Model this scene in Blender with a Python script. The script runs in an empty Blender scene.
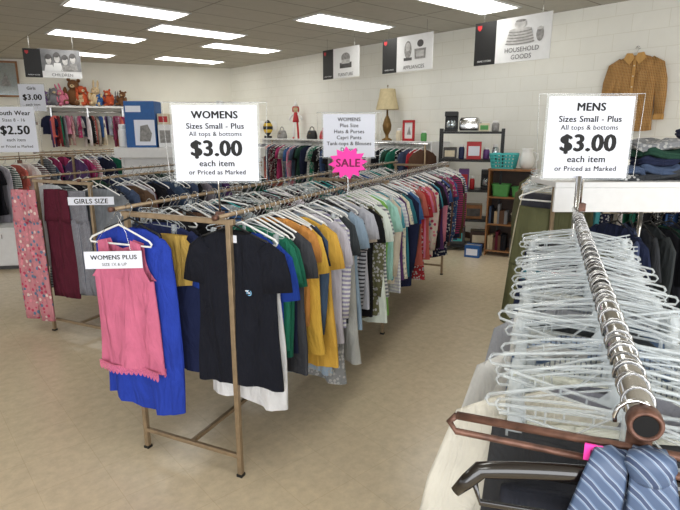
import bpy, math, random
from mathutils import Vector, Matrix
rnd = random.Random(7)
PI = math.pi
C = bpy.context.scene.collection
F = 530.0; PITCH = math.atan(125/530); H = 1.7
SP, CP = math.sin(PITCH), math.cos(PITCH)
def ray(u, v):
    b = -(v-255)/F
    return Vector(((u-340)/F, CP+SP*b, -SP+CP*b))
def PZ(u, v, z):
    r = ray(u, v); t = (z-H)/r.z; return Vector((r.x*t, r.y*t, z))
def PY(u, v, Y):
    r = ray(u, v); t = Y/r.y; return Vector((r.x*t, Y, H+r.z*t))
def PL(u, v, p, d):
    r = ray(u, v); n = (d[1], -d[0]); t = (n[0]*p[0]+n[1]*p[1])/(n[0]*r.x+n[1]*r.y)
    return Vector((r.x*t, r.y*t, H+r.z*t))
# ---------------------------------------------------------------- materials
def lin(c):
    return tuple(((x/255)/12.92 if x/255 <= .04045 else ((x/255+.055)/1.055)**2.4) for x in c)
def nodes(name):
    m = bpy.data.materials.new(name); m.use_nodes = True
    nt = m.node_tree; b = nt.nodes['Principled BSDF']; return m, nt, b
def mat(name, c, rough=.6, metal=0, var=.08, scale=20, bump=0, alpha=1, emit=0, trans=0, coat=0):
    m, nt, b = nodes(name); l = lin(c)
    b.inputs['Roughness'].default_value = rough; b.inputs['Metallic'].default_value = metal
    if coat: b.inputs['Coat Weight'].default_value = coat
    tc = nt.nodes.new('ShaderNodeTexCoord'); n = nt.nodes.new('ShaderNodeTexNoise')
    n.inputs['Scale'].default_value = scale; n.inputs['Detail'].default_value = 3
    nt.links.new(tc.outputs['Object'], n.inputs['Vector'])
    r = nt.nodes.new('ShaderNodeValToRGB')
    r.color_ramp.elements[0].position = .3; r.color_ramp.elements[1].position = .7
    r.color_ramp.elements[0].color = (*[x*(1-var) for x in l], 1); r.color_ramp.elements[1].color = (*[min(1, x*(1+var)) for x in l], 1)
    nt.links.new(n.outputs['Fac'], r.inputs['Fac']); nt.links.new(r.outputs['Color'], b.inputs['Base Color'])
    if bump:
        bp = nt.nodes.new('ShaderNodeBump'); bp.inputs['Strength'].default_value = bump; bp.inputs['Distance'].default_value = .01
        nt.links.new(n.outputs['Fac'], bp.inputs['Height']); nt.links.new(bp.outputs['Normal'], b.inputs['Normal'])
    b.inputs['Alpha'].default_value = alpha
    if trans: b.inputs['Transmission Weight'].default_value = trans
    if emit:
        b.inputs['Emission Color'].default_value = (*l, 1); b.inputs['Emission Strength'].default_value = emit
    return m
def fabric(name, pattern='plain'):
    m, nt, b = nodes(name); L = nt.links
    oi = nt.nodes.new('ShaderNodeObjectInfo'); tc = nt.nodes.new('ShaderNodeTexCoord')
    b.inputs['Roughness'].default_value = .9
    b.inputs['Specular IOR Level'].default_value = .2
    n = nt.nodes.new('ShaderNodeTexNoise'); n.inputs['Scale'].default_value = 9; n.inputs['Detail'].default_value = 4
    L.new(tc.outputs['Object'], n.inputs['Vector'])
    mr = nt.nodes.new('ShaderNodeMapRange'); mr.inputs['To Min'].default_value = .76; mr.inputs['To Max'].default_value = 1.16
    L.new(n.outputs['Fac'], mr.inputs['Value'])
    vm = nt.nodes.new('ShaderNodeVectorMath'); vm.operation = 'SCALE'
    L.new(mr.outputs['Result'], vm.inputs['Scale'])
    src = oi.outputs['Color']
    def mixc(fac, c1, c2):
        mx = nt.nodes.new('ShaderNodeMix'); mx.data_type = 'RGBA'; L.new(fac, mx.inputs['Factor'])
        for k, c in ((6, c1), (7, c2)):
            if isinstance(c, tuple): mx.inputs[k].default_value = (*c, 1)
            else: L.new(c, mx.inputs[k])
        return mx.outputs[2]
    def wave(direction, scale, th):
        w = nt.nodes.new('ShaderNodeTexWave'); w.bands_direction = direction; w.inputs['Scale'].default_value = scale
        L.new(tc.outputs['Object'], w.inputs['Vector'])
        g = nt.nodes.new('ShaderNodeMath'); g.operation = 'GREATER_THAN'; g.inputs[1].default_value = th
        L.new(w.outputs['Fac'], g.inputs[0]); return g.outputs[0]
    if pattern == 'stripe': src = mixc(wave('Z', 12, .5), src, (.7, .7, .68))
    if pattern == 'darkstripe': src = mixc(wave('Z', 13, .62), src, (.04, .04, .05))
    if pattern == 'plaid':
        src = mixc(wave('Z', 30, .8), src, (.35, .37, .4)); src = mixc(wave('X', 30, .8), src, (.12, .14, .18))
    if pattern == 'check':
        src = mixc(wave('Z', 18, .7), src, (.20, .10, .035)); src = mixc(wave('X', 18, .75), src, (.5, .32, .15))
    if pattern in ('floral', 'print'):
        vo = nt.nodes.new('ShaderNodeTexVoronoi'); vo.inputs['Scale'].default_value = 28 if pattern == 'floral' else 45
        L.new(tc.outputs['Object'], vo.inputs['Vector'])
        g = nt.nodes.new('ShaderNodeMath'); g.operation = 'LESS_THAN'; g.inputs[1].default_value = .4
        L.new(vo.outputs['Distance'], g.inputs[0])
        if pattern == 'floral':
            cr = nt.nodes.new('ShaderNodeValToRGB'); cr.color_ramp.interpolation = 'CONSTANT'
            e = cr.color_ramp.elements; e[0].color = (.5, .06, .12, 1); e[1].position = .3; e[1].color = (.75, .6, .55, 1)
            x = e.new(.55); x.color = (.12, .2, .3, 1); x = e.new(.75); x.color = (.7, .25, .3, 1)
            sx = nt.nodes.new('ShaderNodeSeparateXYZ'); L.new(vo.outputs['Color'], sx.inputs[0]); L.new(sx.outputs[0], cr.inputs['Fac'])
            src = mixc(g.outputs[0], src, cr.outputs['Color'])
        else: src = mixc(g.outputs[0], src, (.42, .42, .41))
    L.new(src, vm.inputs[0]); L.new(vm.outputs[0], b.inputs['Base Color'])
    bn = nt.nodes.new('ShaderNodeTexNoise'); bn.inputs['Scale'].default_value = 6; bn.inputs['Detail'].default_value = 5
    bn.inputs['Distortion'].default_value = .8
    mp = nt.nodes.new('ShaderNodeMapping'); mp.inputs['Scale'].default_value = (2.2, 2.2, .7); mp.inputs['Rotation'].default_value = (0, .35, 0)
    L.new(tc.outputs['Object'], mp.inputs['Vector']); L.new(mp.outputs[0], bn.inputs['Vector'])
    bp = nt.nodes.new('ShaderNodeBump'); bp.inputs['Strength'].default_value = .8; bp.inputs['Distance'].default_value = .05
    L.new(bn.outputs['Fac'], bp.inputs['Height']); L.new(bp.outputs['Normal'], b.inputs['Normal'])
    return m
FAB = {k: fabric('fabric_'+k, k) for k in ('plain', 'stripe', 'darkstripe', 'plaid', 'floral', 'print', 'check')}
def tiles(name, c1, c2, w, h, mortar, mc, rough, offset=0, bump=.2, noise=.1, spec=.5, nscale=5):
    m, nt, b = nodes(name); L = nt.links
    tc = nt.nodes.new('ShaderNodeTexCoord'); br = nt.nodes.new('ShaderNodeTexBrick')
    br.offset = offset; br.squash = 1; br.inputs['Scale'].default_value = 1
    br.inputs['Color1'].default_value = (*lin(c1), 1); br.inputs['Color2'].default_value = (*lin(c2), 1)
    br.inputs['Mortar'].default_value = (*lin(mc), 1); br.inputs['Mortar Size'].default_value = mortar
    br.inputs['Brick Width'].default_value = w; br.inputs['Row Height'].default_value = h
    L.new(tc.outputs['UV'], br.inputs['Vector'])
    n = nt.nodes.new('ShaderNodeTexNoise'); n.inputs['Scale'].default_value = nscale; n.inputs['Detail'].default_value = 8; n.inputs['Roughness'].default_value = .7
    L.new(tc.outputs['UV'], n.inputs['Vector'])
    mr = nt.nodes.new('ShaderNodeMapRange'); mr.inputs['From Min'].default_value = .3; mr.inputs['From Max'].default_value = .7
    mr.inputs['To Min'].default_value = 1-noise; mr.inputs['To Max'].default_value = 1+noise
    L.new(n.outputs['Fac'], mr.inputs['Value'])
    vm = nt.nodes.new('ShaderNodeVectorMath'); vm.operation = 'SCALE'
    L.new(br.outputs['Color'], vm.inputs[0]); L.new(mr.outputs['Result'], vm.inputs['Scale']); L.new(vm.outputs[0], b.inputs['Base Color'])
    bp = nt.nodes.new('ShaderNodeBump'); bp.invert = True; bp.inputs['Strength'].default_value = bump; bp.inputs['Distance'].default_value = .005
    L.new(br.outputs['Fac'], bp.inputs['Height']); L.new(bp.outputs['Normal'], b.inputs['Normal'])
    b.inputs['Roughness'].default_value = rough; b.inputs['Specular IOR Level'].default_value = spec
    return m
M = dict(
 floor=tiles('floor_tiles', (212, 196, 168), (210, 194, 166), .305, .305, .0015, (200, 182, 153), .24, noise=.12, bump=.04, nscale=16),
 ceil=tiles('ceiling_tiles', (186, 183, 174), (182, 179, 170), 1.22, .61, .012, (140, 136, 126), .9, noise=.06),
 block=tiles('painted_blocks', (240, 239, 231), (238, 237, 229), .406, .203, .004, (228, 226, 215), .7, offset=.5, noise=.02, bump=.25),
 plaster=mat('painted_wall', (234, 232, 222), .8, var=.03, scale=2),
 rackmetal=mat('rack_metal', (150, 130, 104), .4, .45, .15, 30),
 rust=mat('rusty_metal', (104, 74, 62), .5, .5, .35, 60, .2),
 chrome=mat('chrome', (205, 205, 205), .16, 1, .05),
 steel=mat('hook_steel', (180, 180, 180), .25, 1, .05),
 white=mat('white_plastic', (236, 236, 234), .4, var=.02),
 black=mat('black_plastic', (20, 20, 22), .5, var=.1), matte=mat('matte_black', (10, 9, 9), .95, var=.1),
 blackwood=mat('black_lacquer', (20, 14, 12), .2, var=.2, coat=.5),
 clear=mat('clear_plastic', (228, 236, 240), .04, var=.01, alpha=.36, coat=1),
 acrylic=mat('acrylic_sheet', (225, 232, 235), .1, var=.01, alpha=.15),
 paper=mat('paper', (226, 229, 240), .8, var=.01),
 ink=mat('black_ink', (12, 12, 14), .7),
 pinkpaper=mat('pink_card', (250, 60, 170), .7, var=.03),
 pinkink=mat('magenta_ink', (120, 10, 70), .7),
 board=mat('banner_white', (222, 222, 222), .6, var=.02), boardblack=mat('banner_black', (14, 13, 14), .5),
 photo=mat('banner_photo_backdrop', (120, 120, 122), .7, var=.35, scale=5),
 grey=mat('banner_grey', (140, 138, 136), .7, var=.3, scale=30), darkgrey=mat('banner_dark_grey', (78, 76, 76), .7, var=.3), palegrey=mat('banner_pale_grey', (186, 184, 182), .7, var=.25, scale=14),
 red=mat('red', (180, 36, 42), .5), white_paint=mat('white_laminate', (224, 224, 224), .5, var=.03),
 wood=mat('brown_wood', (140, 96, 56), .5, var=.2, scale=12), darkwood=mat('dark_wood', (60, 40, 28), .5, var=.2),
 tan=mat('beige_shade', (200, 184, 146), .9), brass=mat('antique_brass', (120, 92, 50), .4, .6),
 teal=mat('teal_plastic', (70, 180, 180), .5), bluebox=mat('blue_card', (28, 86, 150), .5), yellow=mat('yellow', (220, 184, 60), .6),
 plush=mat('brown_plush', (112, 74, 44), .95, var=.25, bump=.6, scale=80), plush2=mat('orange_plush', (190, 84, 50), .95, var=.25, bump=.6, scale=80),
 plush3=mat('cream_plush', (205, 182, 146), .95, var=.2, bump=.6, scale=80), plush4=mat('pink_plush', (210, 120, 146), .95, var=.2, bump=.6, scale=80), plush5=mat('grey_plush', (120, 120, 125), .95, var=.2, bump=.6, scale=80),
 green=mat('green', (80, 150, 80), .6), purple=mat('purple', (104, 66, 130), .6), navy=mat('navy', (30, 40, 80), .6), cream=mat('cream', (214, 202, 176), .6),
 pinklace=mat('pink_lace', (220, 112, 146), .9, var=.25, scale=140, bump=.6, alpha=.85), lightblue=mat('light_blue_print', (120, 180, 220), .7),
 glow=mat('light_diffuser', (255, 254, 248), .5, emit=7), glass=mat('mirror_glass', (190, 200, 205), .08, .8))
# ---------------------------------------------------------------- mesh builder
class MB:
    def __init__(s): s.v = []; s.f = []; s.m = []
    def add(s, vs, fs, mi=0, X=None):
        o = len(s.v)
        for p in vs:
            p = Vector(p)
            s.v.append(X @ p if X is not None else p)
        for f in fs: s.f.append([i+o for i in f]); s.m.append(mi)
        return s
    def box(s, x0, x1, y0, y1, z0, z1, mi=0, X=None):
        return s.add([(x0,y0,z0),(x1,y0,z0),(x1,y1,z0),(x0,y1,z0),(x0,y0,z1),(x1,y0,z1),(x1,y1,z1),(x0,y1,z1)],
            [(0,3,2,1),(4,5,6,7),(0,1,5,4),(1,2,6,5),(2,3,7,6),(3,0,4,7)], mi, X)
    def tube(s, pts, r, n=8, closed=False, mi=0, flat=1.0):
        P = [Vector(p) for p in pts]; k = len(P); R = r if isinstance(r, (list, tuple)) else [r]*k
        vs = []; nrm = None
        for i, p in enumerate(P):
            a = P[i-1] if (i or closed) else p; b = P[(i+1) % k] if (i < k-1 or closed) else p
            t = (b-a).normalized()
            if nrm is None:
                nrm = Vector((0, 1, 0)) if abs(t.y) < .9 else Vector((1, 0, 0))
            nrm = (nrm - t*nrm.dot(t)).normalized(); bn = t.cross(nrm)
            for j in range(n):
                an = 2*PI*(j+.5)/n; vs.append(p + nrm*math.cos(an)*R[i]*flat + bn*math.sin(an)*R[i])
        fs = []
        for i in range(k if closed else k-1):
            for j in range(n):
                a = i*n+j; b = i*n+(j+1) % n; c = ((i+1) % k)*n
                fs.append((a, b, c+(j+1) % n, c+j))
        if not closed: fs += [tuple(range(n))[::-1], tuple(range((k-1)*n, k*n))]
        return s.add(vs, fs, mi)
    def loft(s, rings, cap0=False, cap1=False, mi=0):
        n = len(rings[0]); vs = [p for r in rings for p in r]; fs = []
        for i in range(len(rings)-1):
            for j in range(n): fs.append((i*n+j, i*n+(j+1) % n, (i+1)*n+(j+1) % n, (i+1)*n+j))
        if cap0: fs.append(tuple(range(n))[::-1])
        if cap1: fs.append(tuple(range((len(rings)-1)*n, len(rings)*n)))
        return s.add(vs, fs, mi)
    def lathe(s, prof, n=20, c=(0, 0, 0), mi=0, cap=True):
        return s.loft([[(c[0]+r*math.cos(2*PI*j/n), c[1]+r*math.sin(2*PI*j/n), c[2]+z) for j in range(n)] for r, z in prof], cap, cap, mi)
    def ell(s, c, r, n=14, k=9, mi=0):
        rg = []
        for i in range(k+1):
            a = max(.05, min(PI-.05, PI*i/k))
            rg.append([(c[0]+r[0]*math.sin(a)*math.cos(2*PI*j/n), c[1]+r[1]*math.sin(a)*math.sin(2*PI*j/n), c[2]-r[2]*math.cos(a)) for j in range(n)])
        return s.loft(rg, True, True, mi)
    def prism(s, pts, y0, y1, mi=0):          # outline in XZ
        n = len(pts); vs = [(x, y0, z) for x, z in pts]+[(x, y1, z) for x, z in pts]
        return s.add(vs, [tuple(range(n)), tuple(range(n, 2*n))[::-1]]+[(i, n+i, n+(i+1) % n, (i+1) % n) for i in range(n)], mi)
    def text(s, body, size, x, z, y=0, bold=.0, align='CENTER', mi=0):
        cu = bpy.data.curves.new('t', 'FONT'); cu.body = body; cu.size = size; cu.align_x = align; cu.resolution_u = 3
        if bold: cu.space_character = 1.06
        o = bpy.data.objects.new('t', cu); C.objects.link(o); bpy.context.view_layer.update()
        me = bpy.data.meshes.new_from_object(o.evaluated_get(bpy.context.evaluated_depsgraph_get()))
        offs = [(0, 0)] if not bold else [(-bold, 0), (bold, 0), (0, bold*.5), (0, -bold*.5)]
        for k, (dx, dz) in enumerate(offs):
            s.add([(x+v.co.x+dx*size, y-.00005*k, z+v.co.y+dz*size) for v in me.vertices], [tuple(p.vertices) for p in me.polygons], mi)
        bpy.data.objects.remove(o); bpy.data.meshes.remove(me); bpy.data.curves.remove(cu); return s
    def mesh(s, name, mats, smooth=True):
        me = bpy.data.meshes.new(name); me.from_pydata([tuple(v) for v in s.v], [], s.f)
        for m in (mats if isinstance(mats, (list, tuple)) else [mats]): me.materials.append(m)
        me.polygons.foreach_set('material_index', s.m)
        me.polygons.foreach_set('use_smooth', [smooth]*len(s.f)); me.update(); return me
    def build(s, name, mats, parent=None, loc=(0, 0, 0), rz=0, smooth=False, bevel=0):
        return ob(name, s.mesh(name, mats, smooth), parent, loc, rz, bevel)
def ob(name, me, parent=None, loc=(0, 0, 0), rz=0, bevel=0):
    o = bpy.data.objects.new(name, me); C.objects.link(o); o.location = loc; o.rotation_euler = (0, 0, rz)
    if parent: o.parent = parent
    if bevel:
        b = o.modifiers.new('bevel', 'BEVEL'); b.width = bevel; b.segments = 2; b.limit_method = 'ANGLE'
    return o
def tag(o, label=None, cat=None, group=None, kind=None):
    if label: o['label'] = label
    if cat: o['category'] = cat
    if group: o['group'] = group
    if kind: o['kind'] = kind
    return o
def thing(name, label, cat, loc=(0, 0, 0), rz=0, group=None):
    o = bpy.data.objects.new(name, None); C.objects.link(o); o.empty_display_size = .1
    o.location = loc; o.rotation_euler = (0, 0, rz); return tag(o, label, cat, group)
ONES = 'zeroth first second third fourth fifth sixth seventh eighth ninth tenth eleventh twelfth thirteenth fourteenth fifteenth sixteenth seventeenth eighteenth nineteenth'.split()
TENS = {2: 'twent', 3: 'thirt', 4: 'fort', 5: 'fift', 6: 'sixt', 7: 'sevent', 8: 'eight', 9: 'ninet'}
TEN2 = {2: 'twenty', 3: 'thirty', 4: 'forty', 5: 'fifty', 6: 'sixty', 7: 'seventy', 8: 'eighty', 9: 'ninety'}
def ordn(n):
    if n < 20: return ONES[n]
    return TENS[n//10]+'ieth' if n % 10 == 0 else TEN2[n//10]+'-'+ONES[n % 10]
# ---------------------------------------------------------------- room shell
CEIL = 3.2
WA = Vector((2.2, 8.3)); DA = Vector((-.653, .757))
CORNER = Vector((-2.75, 14.0)); WBend = Vector((-7.33, 12.1)); DB = (WBend-CORNER).normalized()
NA = Vector((-.757, -.653))          # towards the room
def PA(u, v, off=0): p = WA+NA*off; return PL(u, v, p, DA)
def plane(name, pts, uvs, m, kind='structure'):
    me = bpy.data.meshes.new(name); me.from_pydata([tuple(p) for p in pts], [], [tuple(range(len(pts)))]); me.materials.append(m)
    uv = me.uv_layers.new(name='UVMap')
    for i, q in enumerate(uvs): uv.data[i].uv = q
    return tag(ob(name, me), kind=kind)
def roomuv(x, y):
    q = Vector((x, y))-CORNER; return (q.dot(Vector((-.757, -.653))), q.dot(Vector((.653, -.757))))
Aend = CORNER-DA*20; Bend = CORNER+DB*16
poly = [tuple(Bend), (Bend.x, -4), (Aend.x, -4), tuple(Aend), tuple(CORNER)]
plane('floor', [(x, y, 0) for x, y in poly], [roomuv(x, y) for x, y in poly], M['floor'])
plane('ceiling', [(x, y, CEIL) for x, y in poly], [roomuv(x, y) for x, y in poly], M['ceil'])
plane('wall_right', [(*CORNER, 0), (*Aend, 0), (*Aend, CEIL), (*CORNER, CEIL)], [(0, 0), (20, 0), (20, CEIL), (0, CEIL)], M['block'])
plane('wall_back', [(*CORNER, 0), (*Bend, 0), (*Bend, CEIL), (*CORNER, CEIL)], [(0, 0), (16, 0), (16, CEIL), (0, CEIL)], M['plaster'])
ang_A = math.atan2(-DA.y, -DA.x)     # x axis running right along the right-hand wall
b = MB().box(0, 20, -.012, 0, 0, .1); tag(b.build('baseboard_right', M['darkwood'], None, (*CORNER, 0), ang_A), kind='structure')
# ceiling lights
def light(u, v, label, L=1.45, W=.6):
    p = PZ(u, v, CEIL)
    return light_at(p.x, p.y, label, L, W)
def light_at(x, y, label, L=1.3, W=.6, group=None):
    t = thing('ceiling_light', label, 'ceiling light', (x, y, CEIL), math.atan2(.653, .757), group or 'fluorescent panels in the ceiling')
    f = MB()
    for x0, x1, y0, y1 in ((-L/2, L/2, -W/2, -W/2+.03), (-L/2, L/2, W/2-.03, W/2), (-L/2, -L/2+.03, -W/2, W/2), (L/2-.03, L/2, -W/2, W/2)): f.box(x0, x1, y0, y1, -.015, -.001)
    f.build('frame', M['white_paint'], t)
    MB().box(-L/2+.03, L/2-.03, -W/2+.03, W/2-.03, -.009, -.003).build('diffuser', M['glow'], t)
for u, v, l in ((346, 23, 'bright ceiling panel above the middle sign, centre of the photo'), (242, 48, 'ceiling panel third along the right-hand row, left of the small banner'),
    (190, 60, 'farthest small ceiling panel near the back corner'), (467, 2, 'ceiling panel cut by the top edge above the appliances banner'),
    (128, 9, 'large ceiling panel at upper left, nearest of the left row'), (198, 32, 'ceiling panel between the large upper-left one and the back corner'),
    (98, 36, 'thin ceiling panel just above the childrens banner'), (75, 53, 'far left ceiling panel close to the back wall'),):
    light(u, v, l)
for x, y in ((0, 1.5), (3, 1.2), (-3, 3), (1.2, 4.6), (-.5, -1.5), (4.2, 3.5)): light_at(x, y, 'fluorescent ceiling panel over the front of the shop, above the camera', group='ceiling panels above the camera')
# ---------------------------------------------------------------- garments
def ring(w, th, z, ph, amp, cx=0, N=36, k1=22, k2=47, pw=.75):
    out = []
    for j in range(N):
        a = 2*PI*j/N; c = math.cos(a); s_ = math.sin(a)
        x = w*math.copysign(abs(c)**pw, c)
        y = th*math.copysign(abs(s_)**.8, s_) + amp*(math.sin(k1*x+ph[0]+z*2.5)+.6*math.sin(k2*x+ph[1]+5*z)+.3*math.sin(80*x-9*z+ph[0]))
        out.append((cx+x, y, z+amp*.9*math.sin(11*x+ph[1])))
    return out
def strip(mb, path, widths, th, mi=0, N=12, ph=0, amp=0):
    rings = []
    for i, p in enumerate(path):
        a = path[max(0, i-1)]; b = path[min(len(path)-1, i+1)]
        tx, tz = b[0]-a[0], b[1]-a[1]; l = math.hypot(tx, tz) or 1; nx, nz = -tz/l, tx/l
        r = []
        for j in range(N):
            an = 2*PI*j/N; q = widths[i]*math.cos(an)
            r.append((p[0]+nx*q, th*math.sin(an)+amp*math.sin(30*q+ph+i), p[1]+nz*q))
        rings.append(r)
    mb.loft(rings, True, True, mi)
def shirt_mb(L=.68, W=.215, hem=.235, sleeve='short', seed=0, drop=.082, neck=.085, fold=.016, th=.021):
    R = random.Random(seed); ph = [R.uniform(0, 6) for _ in range(4)]; mb = MB()
    rows = [(-drop, neck, .012, 0), (-drop-.02, W*.62, .016, 0), (-drop-.045, W*.86, .018, .15), (-drop-.085, W*.99, th, .2)]
    n = 12
    for i in range(1, n+1):
        t = i/n; rows.append((-drop-.085-(L-.085)*t, W+(hem-W)*t+.005*math.sin(6*t+ph[2]), th*(1+.5*t), .25+.75*t))
    mb.loft([ring(w, t_, z, ph, fold*a) for z, w, t_, a in rows])
    for s in (-1, 1):
        if sleeve == 'short':
            pth = [(s*(W-.065), -drop-.06), (s*(W-.022), -drop-.11), (s*(W-.004), -drop-.185), (s*(W+.006), -drop-.26)]; wd = [.048, .07, .074, .078]
        elif sleeve == 'long':
            pth = [(s*(W-.065), -drop-.06), (s*(W-.015), -drop-.12), (s*(W+.004), -drop-.28), (s*(W+.002), -drop-.45), (s*(W-.006), -drop-.62)]; wd = [.048, .07, .062, .054, .046]
        else: continue
        strip(mb, pth, wd, .020, 0, 14, ph[3], .009)
    return mb
def tank_mb(L=.7, W=.2, hem=.235, seed=0, drop=.08, fold=.014, neckz=.12, armz=.19):
    R = random.Random(seed); ph = [R.uniform(0, 6) for _ in range(4)]; mb = MB()
    n = 14; rows = []
    for i in range(n+1):
        t = i/n; rows.append(ring(W+(hem-W)*t, .02*(1+.4*t), -drop-armz-(L-armz)*t, ph, fold*(.05+.95*t)))
    mb.loft(rows)
    for y in (-.018, .018):
        K = 10; nz = neckz if y < 0 else neckz*.5
        for s in (-1, 1):
            vs = []; fs = []
            for i in range(K+1):
                t = i/K; z = -drop-.01-(armz-.006)*t
                d = (-drop-z)
                xi = .06*math.sqrt(max(0, 1-(d/nz)**2)) + .01 if d < nz else 0
                xo = W*(.72+.28*max(0, (t-.35)/.65)**2.2)
                for j in range(5): x = xi+(xo-xi)*j/4; vs.append((s*x, y*(.6+.4*t), z - (.22*x*(1-t))))
            for i in range(K):
                for j in range(4):
                    a = i*5+j; fs.append((a, a+1, a+6, a+5))
            mb.add(vs, fs)
    return mb
def trousers_mb(L=1.0, W=.19, leg=.1, hem=.085, seed=0, drop=.125, spread=.0, rise=.26, th=.016, fold=.005):
    R = random.Random(seed); ph = [R.uniform(0, 6) for _ in range(4)]; mb = MB()
    mb.loft([ring(W*(1-.04+.1*t), th+.008*t, -drop-rise*t, ph, fold*(.7+.5*t)) for t in (0, .06, .3, .6, .85, 1)], True, True)
    for s in (-1, 1):
        rows = []
        for i in range(11):
            t = i/10; z = -drop-rise+.02-(L-rise)*t
            rows.append(ring(leg+(hem-leg)*t, th+.004-.004*t, z, ph, fold, cx=s*(W*.5+spread*t), N=20))
        mb.loft(rows, True, True)
    return mb
BASE = FAB['plain']
GM = {
 'tee': [shirt_mb(.62, seed=1).mesh('t_shirt', BASE), shirt_mb(.7, .22, .245, seed=2).mesh('t_shirt', BASE), shirt_mb(.76, .22, .25, seed=3).mesh('t_shirt', BASE), shirt_mb(.66, .21, .23, seed=21, fold=.022).mesh('t_shirt', BASE)],
 'long': [shirt_mb(.68, sleeve='long', seed=4).mesh('long_sleeve_shirt', BASE), shirt_mb(.76, .22, .25, 'long', seed=5, fold=.02).mesh('long_sleeve_shirt', BASE)],
 'tank': [tank_mb(.66, seed=6).mesh('sleeveless_top', BASE), tank_mb(.72, .2, .25, seed=7).mesh('sleeveless_top', BASE)],
 'dress': [shirt_mb(.98, .21, .27, 'none', seed=8, fold=.022).mesh('dress', BASE), shirt_mb(.92, .21, .25, 'short', seed=9, fold=.018).mesh('dress', BASE)],
 'kid': [shirt_mb(.42, .15, .17, seed=10, neck=.06).mesh('childrens_top', BASE), shirt_mb(.46, .15, .18, 'long', seed=11, neck=.06).mesh('childrens_top', BASE)],
 'pants': [trousers_mb(1.0, seed=12, th=.026, fold=.009, W=.2).mesh('trousers', BASE), trousers_mb(.95, .19, .1, .09, seed=13, th=.026, fold=.009).mesh('trousers', BASE)],
 'shorts': [trousers_mb(.52, .2, .11, .12, seed=14, th=.028, fold=.01).mesh('shorts', BASE)],
 'plaidshirt': [shirt_mb(.5, .20, .19, 'none', seed=15, fold=.02, th=.03, drop=.1).mesh('button_shirt', BASE), shirt_mb(.5, .19, .19, 'none', seed=16, fold=.02, th=.03, drop=.1).mesh('button_shirt', BASE)],
}
KW = {'tee': ('t_shirt', 't-shirt', 'shirt'), 'long': ('long_sleeve_shirt', 'long-sleeved top', 'shirt'), 'tank': ('sleeveless_top', 'sleeveless top', 'top'), 'plaidshirt': ('button_shirt', 'shirt', 'shirt'),
      'dress': ('dress', 'dress', 'dress'), 'kid': ('childrens_top', 'small top', 'shirt'), 'pants': ('trousers', 'trousers', 'trousers'), 'shorts': ('shorts', 'shorts', 'shorts')}
# hangers
def hook_pts(r=.022, base=-.05):
    return [(0, 0, base), (0, 0, base+.014), (.006, 0, -.024)]+[(r*math.cos(a), 0, r*math.sin(a)) for a in [math.radians(x) for x in (-60, -30, 0, 30, 60, 90, 120, 150, 180, 200)]]
HKM = MB().tube(hook_pts(), .0026, 6); HOOK = HKM.mesh('hook', M['steel'], True)
def hanger_body(w=.205, r=.005, zt=-.05, zb=-.135):
    b = MB(); pts = [(0, 0, zt)]
    pts += [(w*.25, 0, zt-.018), (w*.6, 0, zt-.045), (w*.93, 0, zb+.02), (w, 0, zb+.006), (w*.97, 0, zb-.006), (w*.5, 0, zb-.006), (0, 0, zb-.006), (-w*.5, 0, zb-.006), (-w*.97, 0, zb-.006), (-w, 0, zb+.006), (-w*.93, 0, zb+.02), (-w*.6, 0, zt-.045), (-w*.25, 0, zt-.018)]
    b.tube(pts, r, 6, True); return b
FARH = hanger_body(.19, .0055, -.046)
HB = {'white': hanger_body(.19, .0052, -.044).mesh('clothes_hanger', M['white'], True), 'black': hanger_body(.19).mesh('clothes_hanger', M['black'], True),
      'blue': hanger_body(.19).mesh('clothes_hanger', M['teal'], True)}
def clear_body(w=.2, r=.0031, sag=1.6, cross=True):
    b = MB(); arc = []
    for i in range(17):
        x = -w+2*w*i/16; arc.append((x, 0, -.05-.04*(abs(x)/w)**sag))
    b.tube(arc, r, 6, flat=.9)
    b.tube([(x, 0, z-.013) for x, y, z in arc[2:-2]], r*.7, 5)
    b.tube([(-w, 0, -.09), (-w-.006, 0, -.1), (-w, 0, -.11), (w, 0, -.11), (w+.006, 0, -.1), (w, 0, -.09)], r, 6, flat=.9)
    b.box(-.008, .008, -.002, .002, -.11, -.045)
    if cross:
        for s in (-1, 1): b.tube([(s*.02, 0, -.06), (s*.07, 0, -.108)], r*.7, 5); b.tube([(s*.12, 0, -.08), (s*.12, 0, -.108)], r*.7, 5)
    return b
HB['clear'] = clear_body().mesh('clothes_hanger', M['clear'], True); HB['clear2'] = clear_body(.215, .0036, 1.1, False).mesh('clothes_hanger', M['clear'], True)
cb = MB(); cb.tube([(-.19, 0, -.08), (.19, 0, -.08)], .003, 6).tube([(-.19, 0, -.095), (.19, 0, -.095)], .003, 6)
for k in range(-4, 5): cb.tube([(k*.044, 0, -.08), (k*.044, 0, -.095)], .002, 5)
cb.prism([(-.03, -.08), (.03, -.08), (.007, -.045), (-.007, -.045)], -.003, .003)
HB['bar'] = cb.mesh('clothes_hanger', M['clear'], False)
def clip_mb(s):
    b = MB(); x = s*.165
    b.box(x-.011, x+.011, -.009, -.005, -.16, -.094); b.box(x-.011, x+.011, .005, .009, -.16, -.094)
    b.box(x-.013, x+.013, -.011, .011, -.13, -.12); b.tube([(x, -.01, -.112), (x, .01, -.112)], .004, 6); return b
CLIP = [clip_mb(-1).mesh('clip', M['clear']), clip_mb(1).mesh('clip', M['clear'])]
def place_hanger(kind, p, rz, label, group, tilt=0):
    h = ob('clothes_hanger', HB[kind], None, p, rz); tag(h, label, 'hanger', group); h.rotation_euler = (0, tilt, rz)
    ob('hook', HOOK, h)
    if kind in ('clear', 'bar', 'clear2'):
        ob('clip', CLIP[0], h); ob('clip', CLIP[1], h)
    return h
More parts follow.
